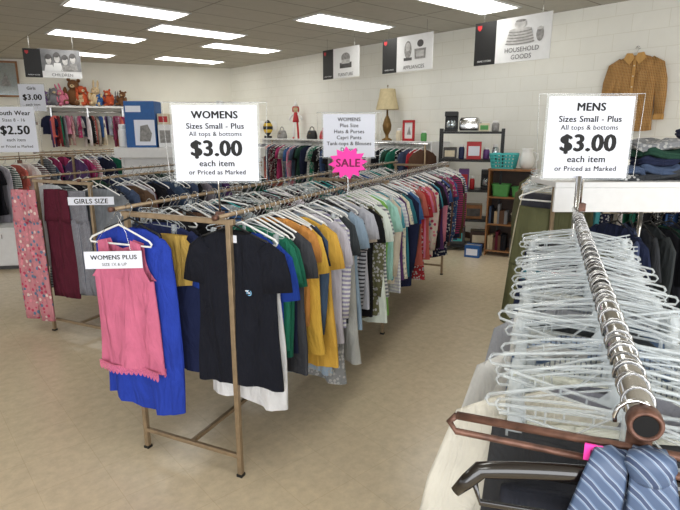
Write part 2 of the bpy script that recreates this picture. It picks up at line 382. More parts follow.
PAL = {'black': (26, 26, 31), 'white': (222, 222, 224), 'royal blue': (38, 66, 160), 'green': (36, 106, 84), 'navy': (32, 38, 62), 'orange': (206, 142, 76), 'mustard': (206, 168, 74),
 'pale blue': (146, 164, 188), 'grey': (128, 130, 134), 'silver': (182, 184, 188), 'lavender': (158, 148, 180), 'lime': (142, 190, 100), 'turquoise': (76, 150, 164), 'blue': (62, 94, 144),
 'red': (166, 50, 58), 'coral': (200, 102, 94), 'pink': (212, 134, 158), 'magenta': (164, 58, 104), 'purple': (88, 60, 104), 'teal': (42, 106, 116), 'cream': (216, 208, 188), 'tan': (186, 162, 130),
 'brown': (96, 72, 58), 'maroon': (88, 30, 44), 'olive': (94, 94, 68), 'charcoal': (60, 62, 66), 'bottle green': (36, 66, 54), 'denim': (68, 82, 108), 'khaki': (184, 168, 138), 'mint': (158, 204, 188)}
PN = {'plain': '', 'stripe': 'white-striped ', 'darkstripe': 'black-striped ', 'plaid': 'plaid ', 'floral': 'floral ', 'print': 'patterned '}
def garment(kind, colour, p, rz, label, group, var=None, pattern='plain', tilt=0, sc=1, yaw=0):
    ms = GM[kind]; me = ms[rnd.randrange(len(ms)) if var is None else var]
    o = ob(KW[kind][0], me, None, p, rz); o.rotation_euler = (0, tilt, rz+yaw)
    j = 1+rnd.uniform(-.14, .14); l = lin(PAL[colour]); o.color = (*[min(1, x*j*(1+rnd.uniform(-.07, .07))) for x in l], 1)
    o.material_slots[0].link = 'OBJECT'; o.material_slots[0].material = FAB[pattern]
    o.scale = (rnd.uniform(.92, 1.05), 1, sc); tag(o, label, KW[kind][2], group); return o
far_mb = MB()
def row(p0, d, z, items, where, step=.055, hang='white', start=.04, jit=.1, tilt=0, zj=0, hangs=None):
    rz = math.atan2(d[1], d[0])-PI/2; s = start
    for i, it in enumerate(items):
        k, c, pt, sc = it
        p = (p0[0]+d[0]*s, p0[1]+d[1]*s, z+rnd.uniform(-zj, zj)); yaw = rnd.uniform(-jit, jit)
        tl = tilt+rnd.uniform(-.05, .05)
        garment(k, c, p, rz, f'{PN[pt]}{c} {KW[k][1]} on {where}, {ordn(i+1)} from near end', 'garments on '+where, None, pt, tl, sc, yaw)
        if hang == 'far':
            X = Matrix.Translation(p) @ Matrix.Rotation(rz+yaw, 4, 'Z'); sc_ = .72 if k == 'kid' else 1
            far_mb.add([(v.x*sc_, v.y, v.z) for v in FARH.v], FARH.f, 0, X); far_mb.add(HKM.v, HKM.f, 1, X)
        else:
            hk_ = hang if hangs is None else rnd.choice(hangs)
            nm = {'white': 'white', 'black': 'black', 'clear': 'clear', 'clear2': 'wide clear', 'bar': 'straight clear', 'blue': 'teal'}[hk_]
            place_hanger(hk_, p, rz+yaw, f'{nm} hanger on {where}, {ordn(i+1)} from near end', 'hangers on '+where, tl)
        s += step*rnd.uniform(.75, 1.25)
    return s
def rand_items(n, cols, kinds=('tee', 'long', 'tank', 'dress'), pats=('plain',)*5+('stripe', 'print', 'darkstripe'), lo=.9, hi=1.1):
    return [(rnd.choice(kinds), rnd.choice(cols), rnd.choice(pats), rnd.uniform(lo, hi)) for _ in range(n)]
# ---------------------------------------------------------------- double rail racks
D1 = Vector((.411, .912)); N1 = Vector((-.912, .411))
def double_rack(A, length, label, width=.61, d=D1, h=1.33, mid=True, ext=.1):
    t = thing('clothes_rack', label, 'clothes rack', (A[0], A[1], 0), math.atan2(d[1], d[0])-PI/2)
    r = .0125
    ys = [0, length] + ([length/2] if mid else [])
    for y in ys:
        for x in (0, -width):
            MB().box(x-r, x+r, y-r, y+r, .012, h-.02).build('post', M['rackmetal'], t, bevel=.003)
            MB().box(x-.016, x+.016, y-.016, y+.016, 0, .014).build('foot', M['black'], t)
        MB().box(-width-.03, .03, y-.012, y+.012, h-.045, h-.02).build('top_crossbar', M['rackmetal'], t, bevel=.003)
        MB().box(-width, 0, y-.01, y+.01, .1, .122).build('lower_crossbar', M['rackmetal'], t, bevel=.003)
    for x in (0, -width):
        MB().tube([(x, -ext, h), (x, length+.05, h)], .010, 10).build('rail', M['rackmetal'], t, smooth=True)
        MB().tube([(x, -ext-.004, h), (x, -ext+.02, h)], .013, 10).build('rail_cap', M['rust'], t, smooth=True)
    MB().box(-width/2-.01, -width/2+.01, 0, length, .1, .12).build('stretcher', M['rackmetal'], t)
    return t
A1 = Vector((-.50, 2.35)); B1 = A1+N1*.61
double_rack(A1, 4.2, 'large double-rail clothes rack in the centre, tan metal posts, crammed with womens tops')
RI = [('tee','royal blue','plain',1.2), ('tee','green','plain',.98), ('tee','green','plain',1.05), ('tank','navy','plain',1), ('tee','charcoal','plain',1), ('tee','orange','plain',.85), ('tee','mustard','plain',1.05), ('tee','navy','plain',.95),
 ('long','denim','plain',1), ('tee','mustard','plain',1.1), ('dress','pale blue','print',.95), ('tee','silver','plain',1.1), ('dress','grey','print',1.08), ('long','lavender','stripe',1), ('tee','charcoal','plain',1), ('dress','silver','plain',1), ('tee','pale blue','plain',1),
 ('tee','bottle green','plain',1), ('tee','white','darkstripe',1.0), ('long','silver','darkstripe',1.05), ('tee','silver','plain',.9), ('tee','cream','plain',1), ('tee','black','plain',1), ('long','olive','print',1.05), ('tee','white','plain',1.1), ('tee','grey','stripe',1),
 ('tank','cream','print',1), ('tee','lime','plain',1.1), ('dress','lime','plain',.9), ('tee','mint','plain',1), ('tee','white','plain',1), ('long','cream','plain',1), ('tee','turquoise','plain',1), ('tee','silver','stripe',1), ('tee','purple','plain',1), ('tee','cream','print',1),
 ('tee','teal','plain',1.05), ('tank','black','plain',1), ('long','navy','plain',1.05), ('tee','blue','plain',1), ('tee','royal blue','plain',1.1), ('tee','white','stripe',1), ('long','brown','plain',1), ('tee','coral','plain',1), ('tee','red','plain',1.05), ('dress','red','print',.9),
 ('tee','pink','plain',1), ('tee','coral','plain',1), ('tee','magenta','plain',1), ('long','cream','floral',1), ('tee','red','stripe',1), ('tee','navy','plain',1), ('tee','turquoise','plain',1), ('long','maroon','plain',1), ('tee','black','plain',1), ('tee','purple','plain',1), ('long','pink','plain',1)]
RI += rand_items(19, ['red', 'black', 'navy', 'teal', 'white', 'purple', 'brown', 'grey', 'blue', 'magenta'], ('tee', 'long'))
row(A1, D1, 1.33, RI, "the central rack's aisle rail", .053, 'white', start=.125, jit=.15, zj=.004, hangs=['white']*5+['clear', 'black'])
LI = rand_items(46, ['black', 'navy', 'white', 'charcoal', 'green', 'grey', 'maroon', 'teal', 'blue', 'brown', 'charcoal', 'black', 'silver'])
row(B1, D1, 1.33, LI, "the central rack's left rail", .08, 'white', start=.3, jit=.24, hangs=['white']*6+['black', 'clear', 'clear', 'blue'])
RZ1 = math.atan2(D1.y, D1.x)-PI/2
for k in range(18):
    s = .16+k*.09
    place_hanger(rnd.choice(['white', 'white', 'clear', 'black']), (B1.x+D1.x*s, B1.y+D1.y*s, 1.33), RZ1+rnd.uniform(-.5, .5), 'empty plastic hanger tangled among the clothes on the central rack', 'empty hangers tangled on the central rack', rnd.uniform(-.25, .25))
def at(p0, d, s, z, side=0): n = Vector((-d[1], d[0])); return (p0[0]+d[0]*s+n[0]*side, p0[1]+d[1]*s+n[1]*side, z)
def single(mb, name, colour, p, rz, label, cat, pattern='plain'):
    o = mb.build(name, FAB[pattern], None, p, rz, smooth=True); o.color = (*lin(colour), 1); return tag(o, label, cat)
bt = single(shirt_mb(.75, .22, .232, 'short', seed=31, drop=.085, neck=.09, fold=.014), 't_shirt', (25, 27, 36), at(A1, D1, .035, 1.33), RZ1, 'black t-shirt with a small round chest emblem, facing out at the near end of the central rack', 'shirt')
nb = MB(); nb.loft([ring(.092, .015, -.09, [0, 0], 0), ring(.096, .018, -.077, [0, 0], 0)]); o = nb.build('neckband', FAB['plain'], bt, smooth=True); o.color = (.006, .006, .008, 1)
MB().box(.004, .03, -.024, -.022, -.128, -.094).build('neck_label', M['paper'], bt)
em = MB(); cx, cz = .10, -.35
for k in range(12):
    a = 2*PI*k/12; a2 = 2*PI*(k+1)/12; r0, r1 = .009, .014
    if k in (2, 7): continue
    em.add([(cx+r0*math.cos(a), -.044, cz+r0*math.sin(a)), (cx+r1*math.cos(a), -.044, cz+r1*math.sin(a)), (cx+r1*math.cos(a2), -.044, cz+r1*math.sin(a2)), (cx+r0*math.cos(a2), -.044, cz+r0*math.sin(a2))], [(0, 1, 2, 3)], 0)
em.box(cx-.02, cx-.004, -.0445, -.0435, cz+.006, cz+.011, 1).box(cx-.006, cx+.006, -.0445, -.0435, cz-.003, cz+.003, 1)
em.build('chest_emblem', [M['lightblue'], M['paper']], bt)
place_hanger('black', at(A1, D1, .035, 1.33), RZ1, 'black plastic hanger holding the black t-shirt at the rack end', None)
single(shirt_mb(.82, .19, .225, 'none', seed=38, drop=.12, neck=.08, fold=.014), 't_shirt', (222, 222, 224), at(A1, D1, .085, 1.33, -.01), RZ1, 'white top whose hem shows below the black t-shirt', 'shirt')
place_hanger('white', at(A1, D1, .085, 1.33, -.01), RZ1, 'white plastic hanger directly behind the black t-shirt', None)
pk = single(tank_mb(.70, .185, .205, seed=32, drop=.12, neckz=.13, armz=.22, fold=.018), 'sleeveless_top', (208, 112, 142), at(B1, D1, -.075, 1.33, -.02), RZ1+.05, 'pink sleeveless top with scalloped lace hem hanging at the rack end', 'top')
lc = MB(); vs = []; fs = []
for s in (-1, 1):
    n = 65; o0 = len(vs)
    for i in range(n):
        x = -.203+.406*i/(n-1); yy = s*.028+.014*math.sin(22*x); vs += [(x, yy, -.80), (x, yy, -.835-.016*abs(math.sin(PI*i/4)))]
    fs += [(o0+2*i, o0+2*i+1, o0+2*i+3, o0+2*i+2) for i in range(n-1)]
lc.add(vs, fs); lc.build('lace_trim', M['pinklace'], pk)
place_hanger('white', at(B1, D1, -.075, 1.30, -.02), RZ1+.05, 'white plastic hanger holding the pink sleeveless top', None)
single(shirt_mb(.95, .25, .275, 'none', seed=33, drop=.1, neck=.1, fold=.02), 'dress', (42, 66, 168), at(B1, D1, -.012, 1.33, -.03), RZ1-.03, 'royal blue dress hanging directly behind the pink sleeveless top', 'dress')
place_hanger('black', at(B1, D1, -.012, 1.33, -.03), RZ1-.03, 'black plastic hanger holding the royal blue dress', None)
single(shirt_mb(.26, .12, .13, 'none', seed=36, drop=.14), 'sleeveless_top', (196, 162, 84), at(B1, D1, .10, 1.33, -.20), RZ1, 'mustard gold top peeking out between blue dress and black t-shirt', 'top')
single(shirt_mb(.8, .22, .24, 'short', seed=37, drop=.1), 't_shirt', (44, 52, 90), at(B1, D1, .17, 1.33, -.06), RZ1, 'dark blue top hidden behind the mustard gold top on the central rack', 'shirt')
single(shirt_mb(.75, .22, .24, 'short', seed=39, drop=.1), 't_shirt', (34, 34, 40), at(B1, D1, .24, 1.33, -.03), RZ1, 'near-black top just behind the dark blue one on the central rack', 'shirt')
t = thing('size_marker', 'white strip marker reading WOMENS PLUS in front of the pink top', 'sign', at(B1, D1, -.15, 1.10, -.05), 0.08)
MB().box(-.135, .13, -.002, .002, -.042, .042).build('card', M['paper'], t)
MB().text('WOMENS PLUS', .03, 0, .003, -.003, .03).build('lettering', M['ink'], t)
MB().text('SIZE 1X & UP', .02, 0, -.028, -.003, 0).build('lettering', M['ink'], t)
MB().tube([(-.1, 0, .045), (-.06, .05, .12), (.0, .09, .21)], .0012, 5).tube([(.08, 0, .045), (.05, .05, .12), (0, .09, .21)], .0012, 5).build('wire', M['steel'], t)
# ---------------------------------------------------------------- signs standing on the racks
def rack_sign(p, rz, w, h, lines, label, stem=.15):
    t = thing('rack_sign', label, 'sign', p, rz)
    MB().tube([(0, .012, 0), (0, .012, stem+h*.5)], .005, 8).build('stem', M['chrome'], t, smooth=True)
    MB().box(-.02, .02, -.01, .03, -.01, .03).build('clamp', M['rust'], t, bevel=.003)
    MB().box(-w/2-.01, w/2+.01, .001, .004, stem-.01, stem+h+.01).build('holder', M['acrylic'], t)
    wl = w/2+.045
    MB().tube([(-wl, .006, stem+h+.012), (wl, .006, stem+h+.012), (wl-.01, .006, stem+.01), (-wl+.015, .006, stem+.0)], .002, 6, True).build('wire_frame', M['steel'], t, smooth=True)
    MB().box(-w/2, w/2, -.001, .001, stem, stem+h).build('paper', M['paper'], t)
    for tx, sz, fz, bo in lines: MB().text(tx, sz*h, 0, stem+h*fz, -.002, bo).build('lettering', M['ink'], t)
    return t
def price(head): return [(head, .135, .83, .045), ('Sizes Small - Plus', .105, .695, .03), ('All tops & bottoms', .085, .60, .015), ('$3.00', .29, .34, .05), ('each item', .115, .20, .025), ('or Priced as Marked', .088, .09, .022)]
q = PY(218, 181, 2.44); rack_sign((q.x, q.y, 1.30), .03, .375, .335, price('WOMENS'), 'white WOMENS price sign reading $3.00, standing over the near end of the central rack', q.z-1.30)
q = PY(584, 178, 2.52); rack_sign((q.x-.0, q.y, 1.33), -.05, .385, .37, price('MENS'), 'white MENS price sign reading $3.00, at the end of the chrome rail', q.z-1.33)
q = PY(349, 157, 3.9); rack_sign((q.x, q.y, 1.33), .0, .37, .30, [('WOMENS', .12, .84, .03), ('Plus Size', .12, .70, .02), ('Hats & Purses', .12, .56, .02), ('Capri Pants', .12, .42, .02), ('Tank-tops & Blouses', .12, .28, .02), ('Dresses', .12, .14, .02)], 'white sign listing womens items, above the pink starburst', q.z-1.33)
q = PY(18, 152, 6.2); rack_sign((q.x, q.y, q.z-.12), .1, .46, .5, [('Youth Wear', .14, .82, .03), ('Sizes 8 - 16', .1, .68, .01), ('$2.50', .27, .40, .04), ('each item', .1, .24, .01), ('or Priced as Marked', .08, .1, .015)], 'white youth wear price sign reading $2.50 at the far left', .12)
q = PY(34, 111, 8.6); rack_sign((q.x, q.y, q.z-.2), .1, .38, .4, [('Girls', .16, .8, .03), ('$3.00', .3, .42, .04), ('each item', .13, .2, .01)], 'small distant price sign reading $3.00 behind the youth wear sign', .2)
q = PY(348, 163, 3.3); t = thing('sale_starburst', 'hot pink starburst card reading SALE on the central rack', 'sign', q, 0)
pts = []
for k in range(24):
    r = .115 if k % 2 == 0 else .082; a = 2*PI*k/24+.1; pts.append((r*math.cos(a)*1.05, r*math.sin(a)*.88))
MB().prism(pts, -.001, .001).build('card', M['pinkpaper'], t)
MB().text('SALE', .068, 0, -.022, -.003, .03).build('lettering', M['pinkink'], t)
MB().tube([(0, .004, -.05), (0, .004, -.2)], .003, 6).build('stick', M['steel'], t)
# ---------------------------------------------------------------- second rack (girls) and others
A2 = Vector((-1.93, 4.10)); B2 = Vector((-2.49, 4.35))
double_rack(A2, 2.4, 'tan double-rail rack of girls clothes left of the central rack', mid=False)
DARK = ['black', 'navy', 'charcoal', 'maroon', 'bottle green', 'purple', 'grey', 'denim', 'silver', 'brown', 'black']
row(A2, D1, 1.33, rand_items(27, DARK), "the girls rack's right rail", .08, 'white', start=.1, hangs=['white', 'white', 'clear', 'black'], jit=.2)
row(B2, D1, 1.33, rand_items(22, DARK), "the girls rack's left rail", .1, 'white', start=.14, hangs=['white', 'white', 'clear', 'black'], jit=.2)
single(trousers_mb(1.13, .14, .085, .075, seed=40, drop=.1, spread=.02), 'trousers', (196, 130, 138), at(B2, D1, -.07, 1.33, .06), RZ1+.05, 'pink floral trousers hanging at the left end of the girls rack', 'trousers', 'floral')
single(trousers_mb(.93, .14, .08, .075, seed=41, drop=.1, fold=.008), 'trousers', (86, 30, 46), at(B2, D1, .02, 1.33, -.2), RZ1, 'maroon trousers beside the pink floral pair on the girls rack', 'trousers')
single(trousers_mb(.88, .11, .065, .06, seed=42, drop=.1, fold=.008), 'trousers', (130, 126, 134), at(B2, D1, .03, 1.33, -.42), RZ1, 'grey plaid trousers hanging right of the maroon pair', 'trousers', 'plaid')
q = PY(91, 201, 3.95); t = thing('size_marker', 'small white marker reading GIRLS SIZE on the girls rack', 'sign', q, .1)
MB().box(-.165, .165, -.002, .002, -.03, .03).build('card', M['paper'], t); MB().text('GIRLS SIZE', .05, 0, -.018, -.003, .025).build('lettering', M['ink'], t)
MB().tube([(0, .004, .03), (0, .02, .09)], .003, 6).build('wire', M['steel'], t)
A3 = Vector((-3.55, 7.15)); B3 = A3+N1*.61
double_rack(A3, 3.0, 'double-rail rack of childrens clothes beyond the girls rack', mid=False, h=1.4)
COL = ['red', 'pink', 'white', 'navy', 'teal', 'magenta', 'green', 'cream', 'turquoise', 'grey', 'black', 'purple', 'coral', 'blue']
row(A3, D1, 1.4, rand_items(22, COL, ('kid', 'tee', 'long')), "the childrens rack's right rail", .12, 'far')
row(B3, D1, 1.4, rand_items(18, COL, ('kid', 'tee', 'long')), "the childrens rack's left rail", .13, 'far')
A9 = Vector((-4.75, 6.1)); B9 = A9+N1*.61
double_rack(A9, 2.6, 'double-rail rack of youth clothes at the far left edge', mid=False)
row(A9, D1, 1.33, rand_items(18, DARK+['pink', 'white', 'coral'], ('tee', 'long', 'dress')), "the youth rack's right rail", .13, 'far')
def single_rack(p0, p1, z, label, m='rackmetal', r=.012):
    d = (Vector(p1)-Vector(p0)); L = d.length; d.normalize()
    t = thing('garment_rail', label, 'clothes rack', (p0[0], p0[1], 0), math.atan2(d.y, d.x)-PI/2)
    MB().tube([(0, -.05, z), (0, L+.05, z)], r, 10).build('rail', M['chrome'], t, smooth=True)
    for y in (0, L):
        MB().tube([(0, y, .03), (0, y, z)], .014, 8).build('post', M[m], t, smooth=True)
        MB().tube([(-.25, y, .025), (.25, y, .025)], .014, 8).build('foot', M[m], t, smooth=True)
    return t, d
p1 = PA(272, 140, 1.0); p0 = PA(425, 150, 1.0)
_, d4 = single_rack(p0.xy, p1.xy, 1.5, 'long garment rail in front of the right-hand wall, behind the central rack')
row(p0.xy, d4, 1.5, rand_items(40, COL+DARK, ('tee', 'long', 'dress')), 'the wall rail', .115, 'far')
# ---------------------------------------------------------------- mens chrome rail, foreground right
Z5 = 1.33; P5 = Vector((.392, .61)); E5 = Vector((1.12, 2.5)); D5 = (E5-P5).normalized(); L5 = (E5-P5).length; RZ5 = math.atan2(D5.y, D5.x)-PI/2
t = thing('garment_rail', 'chrome garment rail with rusty brown end bracket in the right foreground', 'clothes rack', (P5.x, P5.y, 0), RZ5)
MB().tube([(0, .004, Z5), (0, L5*.55, Z5)], .0185, 20).build('rail', M['chrome'], t, smooth=True)
MB().tube([(0, L5*.5, Z5), (0, L5+.03, Z5)], .016, 20).build('inner_rail', M['chrome'], t, smooth=True)
e = MB()
e.loft([[(r*math.cos(2*PI*j/20), y, Z5+r*math.sin(2*PI*j/20)) for j in range(20)] for r, y in ((.014, .004), (.016, -.001), (.0195, -.003), (.022, .003), (.022, .02), (.0188, .023))]); e.build('end_collar', M['rust'], t, smooth=True)
MB().loft([[(r*math.cos(2*PI*j/16), y, Z5+r*math.sin(2*PI*j/16)) for j in range(16)] for r, y in ((.0150, .0), (.0150, .003))], True, True).build('bore_shade_disc', M['matte'], t)  # black disc stands in for the shade inside the open tube end
for k in range(12):
    y = .06+k*.06+rnd.uniform(-.015, .015)
    MB().tube([(.0205*math.cos(2*PI*j/16), y+.005*math.sin(2*PI*j/16), Z5+.0205*math.sin(2*PI*j/16)) for j in range(16)], .0022, 6, True).build('rail_ring', M['steel'], t, smooth=True)
e = MB(); yy = .012
e.tube([(-.24, yy, Z5-.04), (.26, yy, Z5-.04)], .006, 8)
e.tube([(-.24, yy, Z5-.04), (-.25, yy, Z5-.052), (-.24, yy, Z5-.066), (.26, yy, Z5-.07)], .005, 8)
e.build('end_bracket', M['rust'], t, smooth=True)
MB().tube([(0, .03, .02), (0, .03, Z5-.02)], .016, 12).build('post', M['rust'], t, smooth=True)
MB().tube([(0, L5, .02), (0, L5, Z5+.16)], .013, 12).build('post', M['chrome'], t, smooth=True)
for y in (.03, L5): MB().tube([(-.28, y, .02), (.28, y, .02)], .015, 8).build('foot', M['rust'], t, smooth=True)
t2 = thing('size_tag', 'small hot pink tag clipped on the rusty end bracket', 'tag', at(P5, D5, .0, Z5-.05, .055), RZ5)
MB().box(-.013, .013, -.003, 0, -.012, .012).build('card', M['pinkpaper'], t2); MB().text('M', .016, 0, -.006, -.004, .03).build('lettering', M['pinkink'], t2)
MI = [('shorts','charcoal','plain',1), ('shorts','white','plain',1.2), ('plaidshirt','grey','plain',1), ('pants','white','plain',1.0), ('plaidshirt','silver','plaid',1), ('pants','denim','plain',1.1), ('plaidshirt','pale blue','plaid',1), ('pants','silver','plain',1),
 ('plaidshirt','charcoal','plain',1), ('pants','denim','plain',1), ('shorts','white','print',1.2), ('plaidshirt','grey','plaid',1), ('pants','charcoal','plain',1), ('shorts','silver','plain',1), ('plaidshirt','charcoal','plaid',1), ('shorts','navy','plain',1), ('pants','grey','plain',1),
 ('shorts','teal','plain',1), ('shorts','red','plaid',1), ('pants','charcoal','plain',1), ('shorts','black','plain',1), ('pants','black','plain',1), ('pants','navy','plain',1), ('pants','black','plain',1), ('pants','olive','plain',1), ('pants','black','plain',1), ('pants','charcoal','plain',1)]
row(P5, D5, Z5, MI, 'the mens chrome rail', .062, 'clear', start=.16, jit=.16, tilt=.0, hangs=['clear', 'bar', 'clear2'])
for k in range(22):
    s = .1+k*.078
    place_hanger(rnd.choice(['clear', 'bar', 'clear2']), at(P5, D5, s+.02, Z5), RZ5+rnd.uniform(-.5, .5), f'empty clear plastic hanger on the mens chrome rail, {ordn(k+1)} empty one from near end', 'empty hangers on the mens chrome rail', rnd.uniform(-.2, .2))
for s, tl, c, w, sd in ((.30, .22, (216, 212, 200), 'cream coat', 70), (.56, .17, (206, 206, 204), 'pale grey coat', 71), (.86, .1, (150, 152, 158), 'mid grey coat', 72)):
    o = single(shirt_mb(1.05, .18, .27, 'long', seed=sd, drop=.13, fold=.028, th=.035), 'coat', c, at(P5, D5, s, Z5), RZ5, f'{w} leaning out into the aisle under the chrome rail', 'coat'); o.rotation_euler = (0, tl, RZ5+.1)
# dark suit hanger
t = thing('suit_hanger', 'thick glossy black suit hanger at the near end of the chrome rail', 'hanger', at(P5, D5, .02, Z5, .01), RZ5+.12)
arc = []; rad = []
for i in range(29):
    x = -.225+.45*i/28; f = abs(x)/.225; arc.append((x, -.01-.03*f**2, -.085-.006*f-.034*max(0, f-.86)/.14)); rad.append(.0125 if f < .9 else .0125-.005*(f-.9)/.1)
MB().tube(arc, rad, 12, flat=.8).build('shoulder_bar', M['blackwood'], t, smooth=True)
MB().tube([(-.2, -.03, -.11), (-.19, -.02, -.15), (.19, -.02, -.15), (.2, -.03, -.11)], .005, 8).build('trouser_bar', M['blackwood'], t, smooth=True)
MB().tube(hook_pts(.025, -.075), .003, 8).build('hook', M['chrome'], t, smooth=True)
single(trousers_mb(.9, .18, .1, .1, seed=50, drop=.15, th=.02), 'trousers', (36, 38, 46), at(P5, D5, .05, Z5), RZ5+.1, 'dark charcoal trousers under the glossy black suit hanger', 'trousers')
# ties
tiem, nt, bb = nodes('tie_stripes'); L_ = nt.links
tc = nt.nodes.new('ShaderNodeTexCoord'); w = nt.nodes.new('ShaderNodeTexWave'); w.bands_direction = 'DIAGONAL'; w.inputs['Scale'].default_value = 20
L_.new(tc.outputs['Object'], w.inputs['Vector']); cr = nt.nodes.new('ShaderNodeValToRGB'); cr.color_ramp.interpolation = 'CONSTANT'
cr.color_ramp.elements[0].color = (*lin((66, 84, 114)), 1); cr.color_ramp.elements[1].position = .45; cr.color_ramp.elements[1].color = (*lin((98, 118, 146)), 1)
x = cr.color_ramp.elements.new(.72); x.color = (*lin((140, 152, 172)), 1); x = cr.color_ramp.elements.new(.86); x.color = (*lin((54, 68, 98)), 1)
L_.new(w.outputs['Fac'], cr.inputs['Fac']); L_.new(cr.outputs['Color'], bb.inputs['Base Color']); bb.inputs['Roughness'].default_value = .45
def ribbon(path, hw, th=.003, N=12):
    rings = []
    for i, p in enumerate(path):
        a = Vector(path[max(0, i-1)]); b_ = Vector(path[min(len(path)-1, i+1)]); t_ = (b_-a).normalized()
        wv = Vector(hw[i]); L = wv.length; wv = (wv-t_*wv.dot(t_)).normalized()*L; nv = t_.cross(wv).normalized()*th
        rings.append([Vector(p)+wv*math.cos(2*PI*j/N)+nv*math.sin(2*PI*j/N)*(1+.6*math.sin(3*math.cos(2*PI*j/N)*2+i)) for j in range(N)])
    m = MB(); m.loft(rings, True, True); return m
def necktie(p, rz, label, lean, w1, knot):
    t = thing('necktie', label, 'tie', p, rz)
    fr = [(0, .012, -.02), (0, .008, .004), (0, -.002, .009), (lean*.05, -.012, .002), (lean*.2, -.017, -.03), (lean*.45, -.018, -.09), (lean*.7, -.017, -.17), (lean*.9, -.015, -.26), (lean, -.013, -.34), (lean, -.013, -.37)]
    ribbon(fr, [(w, 0, .001) for w in (.016, .018, .02, .022, .027, .033, w1, w1*1.1, w1*.9, .004)], .004).build('front_blade', tiem, t, smooth=True)
    bk = [(0, .012, -.015), (-lean*.15, .014, -.08), (-lean*.35, .015, -.16), (-lean*.5, .015, -.25), (-lean*.6, .014, -.3)]
    ribbon(bk, [(w, 0, 0) for w in (.018, .022, .025, .026, .003)], .003).build('rear_blade', tiem, t, smooth=True)
    if knot:
        MB().loft([[(x*sx+dx, y*sy-.018, z) for x, y in [(math.cos(2*PI*j/14), math.sin(2*PI*j/14)) for j in range(14)]] for sx, sy, z, dx in ((.012, .006, .016, 0), (.027, .013, .01, 0), (.03, .015, -.006, .001), (.023, .012, -.024, .002), (.015, .007, -.032, .003))], True, True).build('knot', tiem, t, smooth=True)
necktie(at(P5, D5, -.004, Z5-.036, -.006), RZ5, 'blue and grey striped necktie knotted at the end of the chrome rail', .03, .036, True)
necktie(at(P5, D5, -.0, Z5-.048, .036), RZ5, 'second blue striped necktie hanging left of the knotted one', -.03, .03, False)
# ---------------------------------------------------------------- second mens rack beyond the sign
P6 = Vector((1.27, 3.14)); E6 = Vector((2.0, 4.96)); Z6 = 1.42
_, d6 = single_rack(P6, E6, Z6, 'garment rail of mens trousers and shirts behind the white shelf')
M6 = [('shorts','olive','plain',1.5), ('pants','charcoal','plain',.9), ('plaidshirt','khaki','stripe',1.2), ('pants','grey','plain',1), ('shorts','cream','plain',1), ('pants','khaki','plain',1), ('shorts','tan','plain',1.3), ('pants','cream','plain',1), ('long','olive','plain',1), ('pants','khaki','plain',1), ('long','tan','plain',1), ('pants','tan','plain',1),
      ('pants','cream','plain',1), ('long','khaki','plain',1), ('pants','silver','plain',1), ('pants','khaki','plain',1), ('long','olive','plain',1), ('pants','brown','plain',1), ('pants','tan','plain',1), ('long','grey','plain',1)]
row(P6, d6, Z6, M6, 'the mens rail behind the white shelf', .092, 'clear', tilt=.03, jit=.22, hangs=['clear', 'white', 'bar'])
q0 = PY(556, 182, 2.72); q1 = PY(760, 182, 2.72)
t = thing('shelf_rack', 'white laminate shelf board on chrome legs behind the MENS sign', 'shelf', (q0.x, 2.72, 0), 0)
W7 = q1.x-q0.x; zt = q0.z
MB().box(0, W7, 0, .36, zt-.03, zt).build('shelf_board', M['white_paint'], t, bevel=.004)
MB().box(.0, W7, 0, .02, zt-.155, zt-.03).build('front_panel', M['white_paint'], t, bevel=.003)
for x in (.5, W7-.05):
    for y in (.08, .33): MB().tube([(x, y, 0), (x, y, zt-.03)], .012, 8).build('leg', M['chrome'], t, smooth=True)
MB().tube([(.35, .19, 1.26), (W7, .19, 1.26)], .012, 8).build('rail', M['chrome'], t, smooth=True)
row(Vector((q0.x+.40, 2.91)), Vector((1, 0)), 1.26, rand_items(15, ['navy', 'black', 'bottle green', 'denim', 'charcoal', 'purple', 'maroon'], ('long', 'tee'), ('plain', 'plain', 'plain')), 'the rail under the white shelf', .06, 'black', jit=.3)
# folded clothes
def folded_mb(w=.3, d=.24, h=.035, seed=0):
    mb = MB(); N = 32
    def rg(sc, z, a): return [(w/2*sc*math.copysign(abs(math.cos(2*PI*j/N))**.5, math.cos(2*PI*j/N))+a*math.sin(3*j), d/2*sc*math.copysign(abs(math.sin(2*PI*j/N))**.5, math.sin(2*PI*j/N)), z+.009*math.sin(j*.7+seed)) for j in range(N)]
    mb.loft([rg(.9, 0, 0), rg(1, .2*h, .003), rg(1.0, .4*h, .003), rg(.955, .5*h, .001), rg(1.0, .6*h, .003), rg(.99, .85*h, .003), rg(.85, h*1.03, .001), rg(.4, h*1.15, 0)], True, True); return mb
FM = [folded_mb(seed=i*2, w=.24+.03*i).mesh('folded_garment', BASE) for i in range(3)]
def fold_pile(x, y, z, cols, where, rz=0, hsc=1, jit=.35):
    for i, (c, pt) in enumerate(cols):
        o = ob('folded_garment', FM[rnd.randrange(3)], None, (x+rnd.uniform(-.04, .04), y+rnd.uniform(-.02, .02), z), rz+rnd.uniform(-jit, jit))
        o.rotation_euler = (rnd.uniform(-.06, .06), rnd.uniform(-.1, .1), o.rotation_euler.z)
        o.scale = (1, 1, hsc); o.color = (*lin(PAL[c]), 1); o.material_slots[0].link = 'OBJECT'; o.material_slots[0].material = FAB[pt]
        tag(o, f'folded {PN[pt]}{c} garment, {ordn(i+1)} from bottom, {where}', 'folded clothes', 'folded clothes '+where); z += .035*hsc
sx = q0.x
fold_pile(sx+.36, 2.9, zt, [('charcoal', 'print'), ('denim', 'plain'), ('cream', 'plain')], 'left on the white shelf')
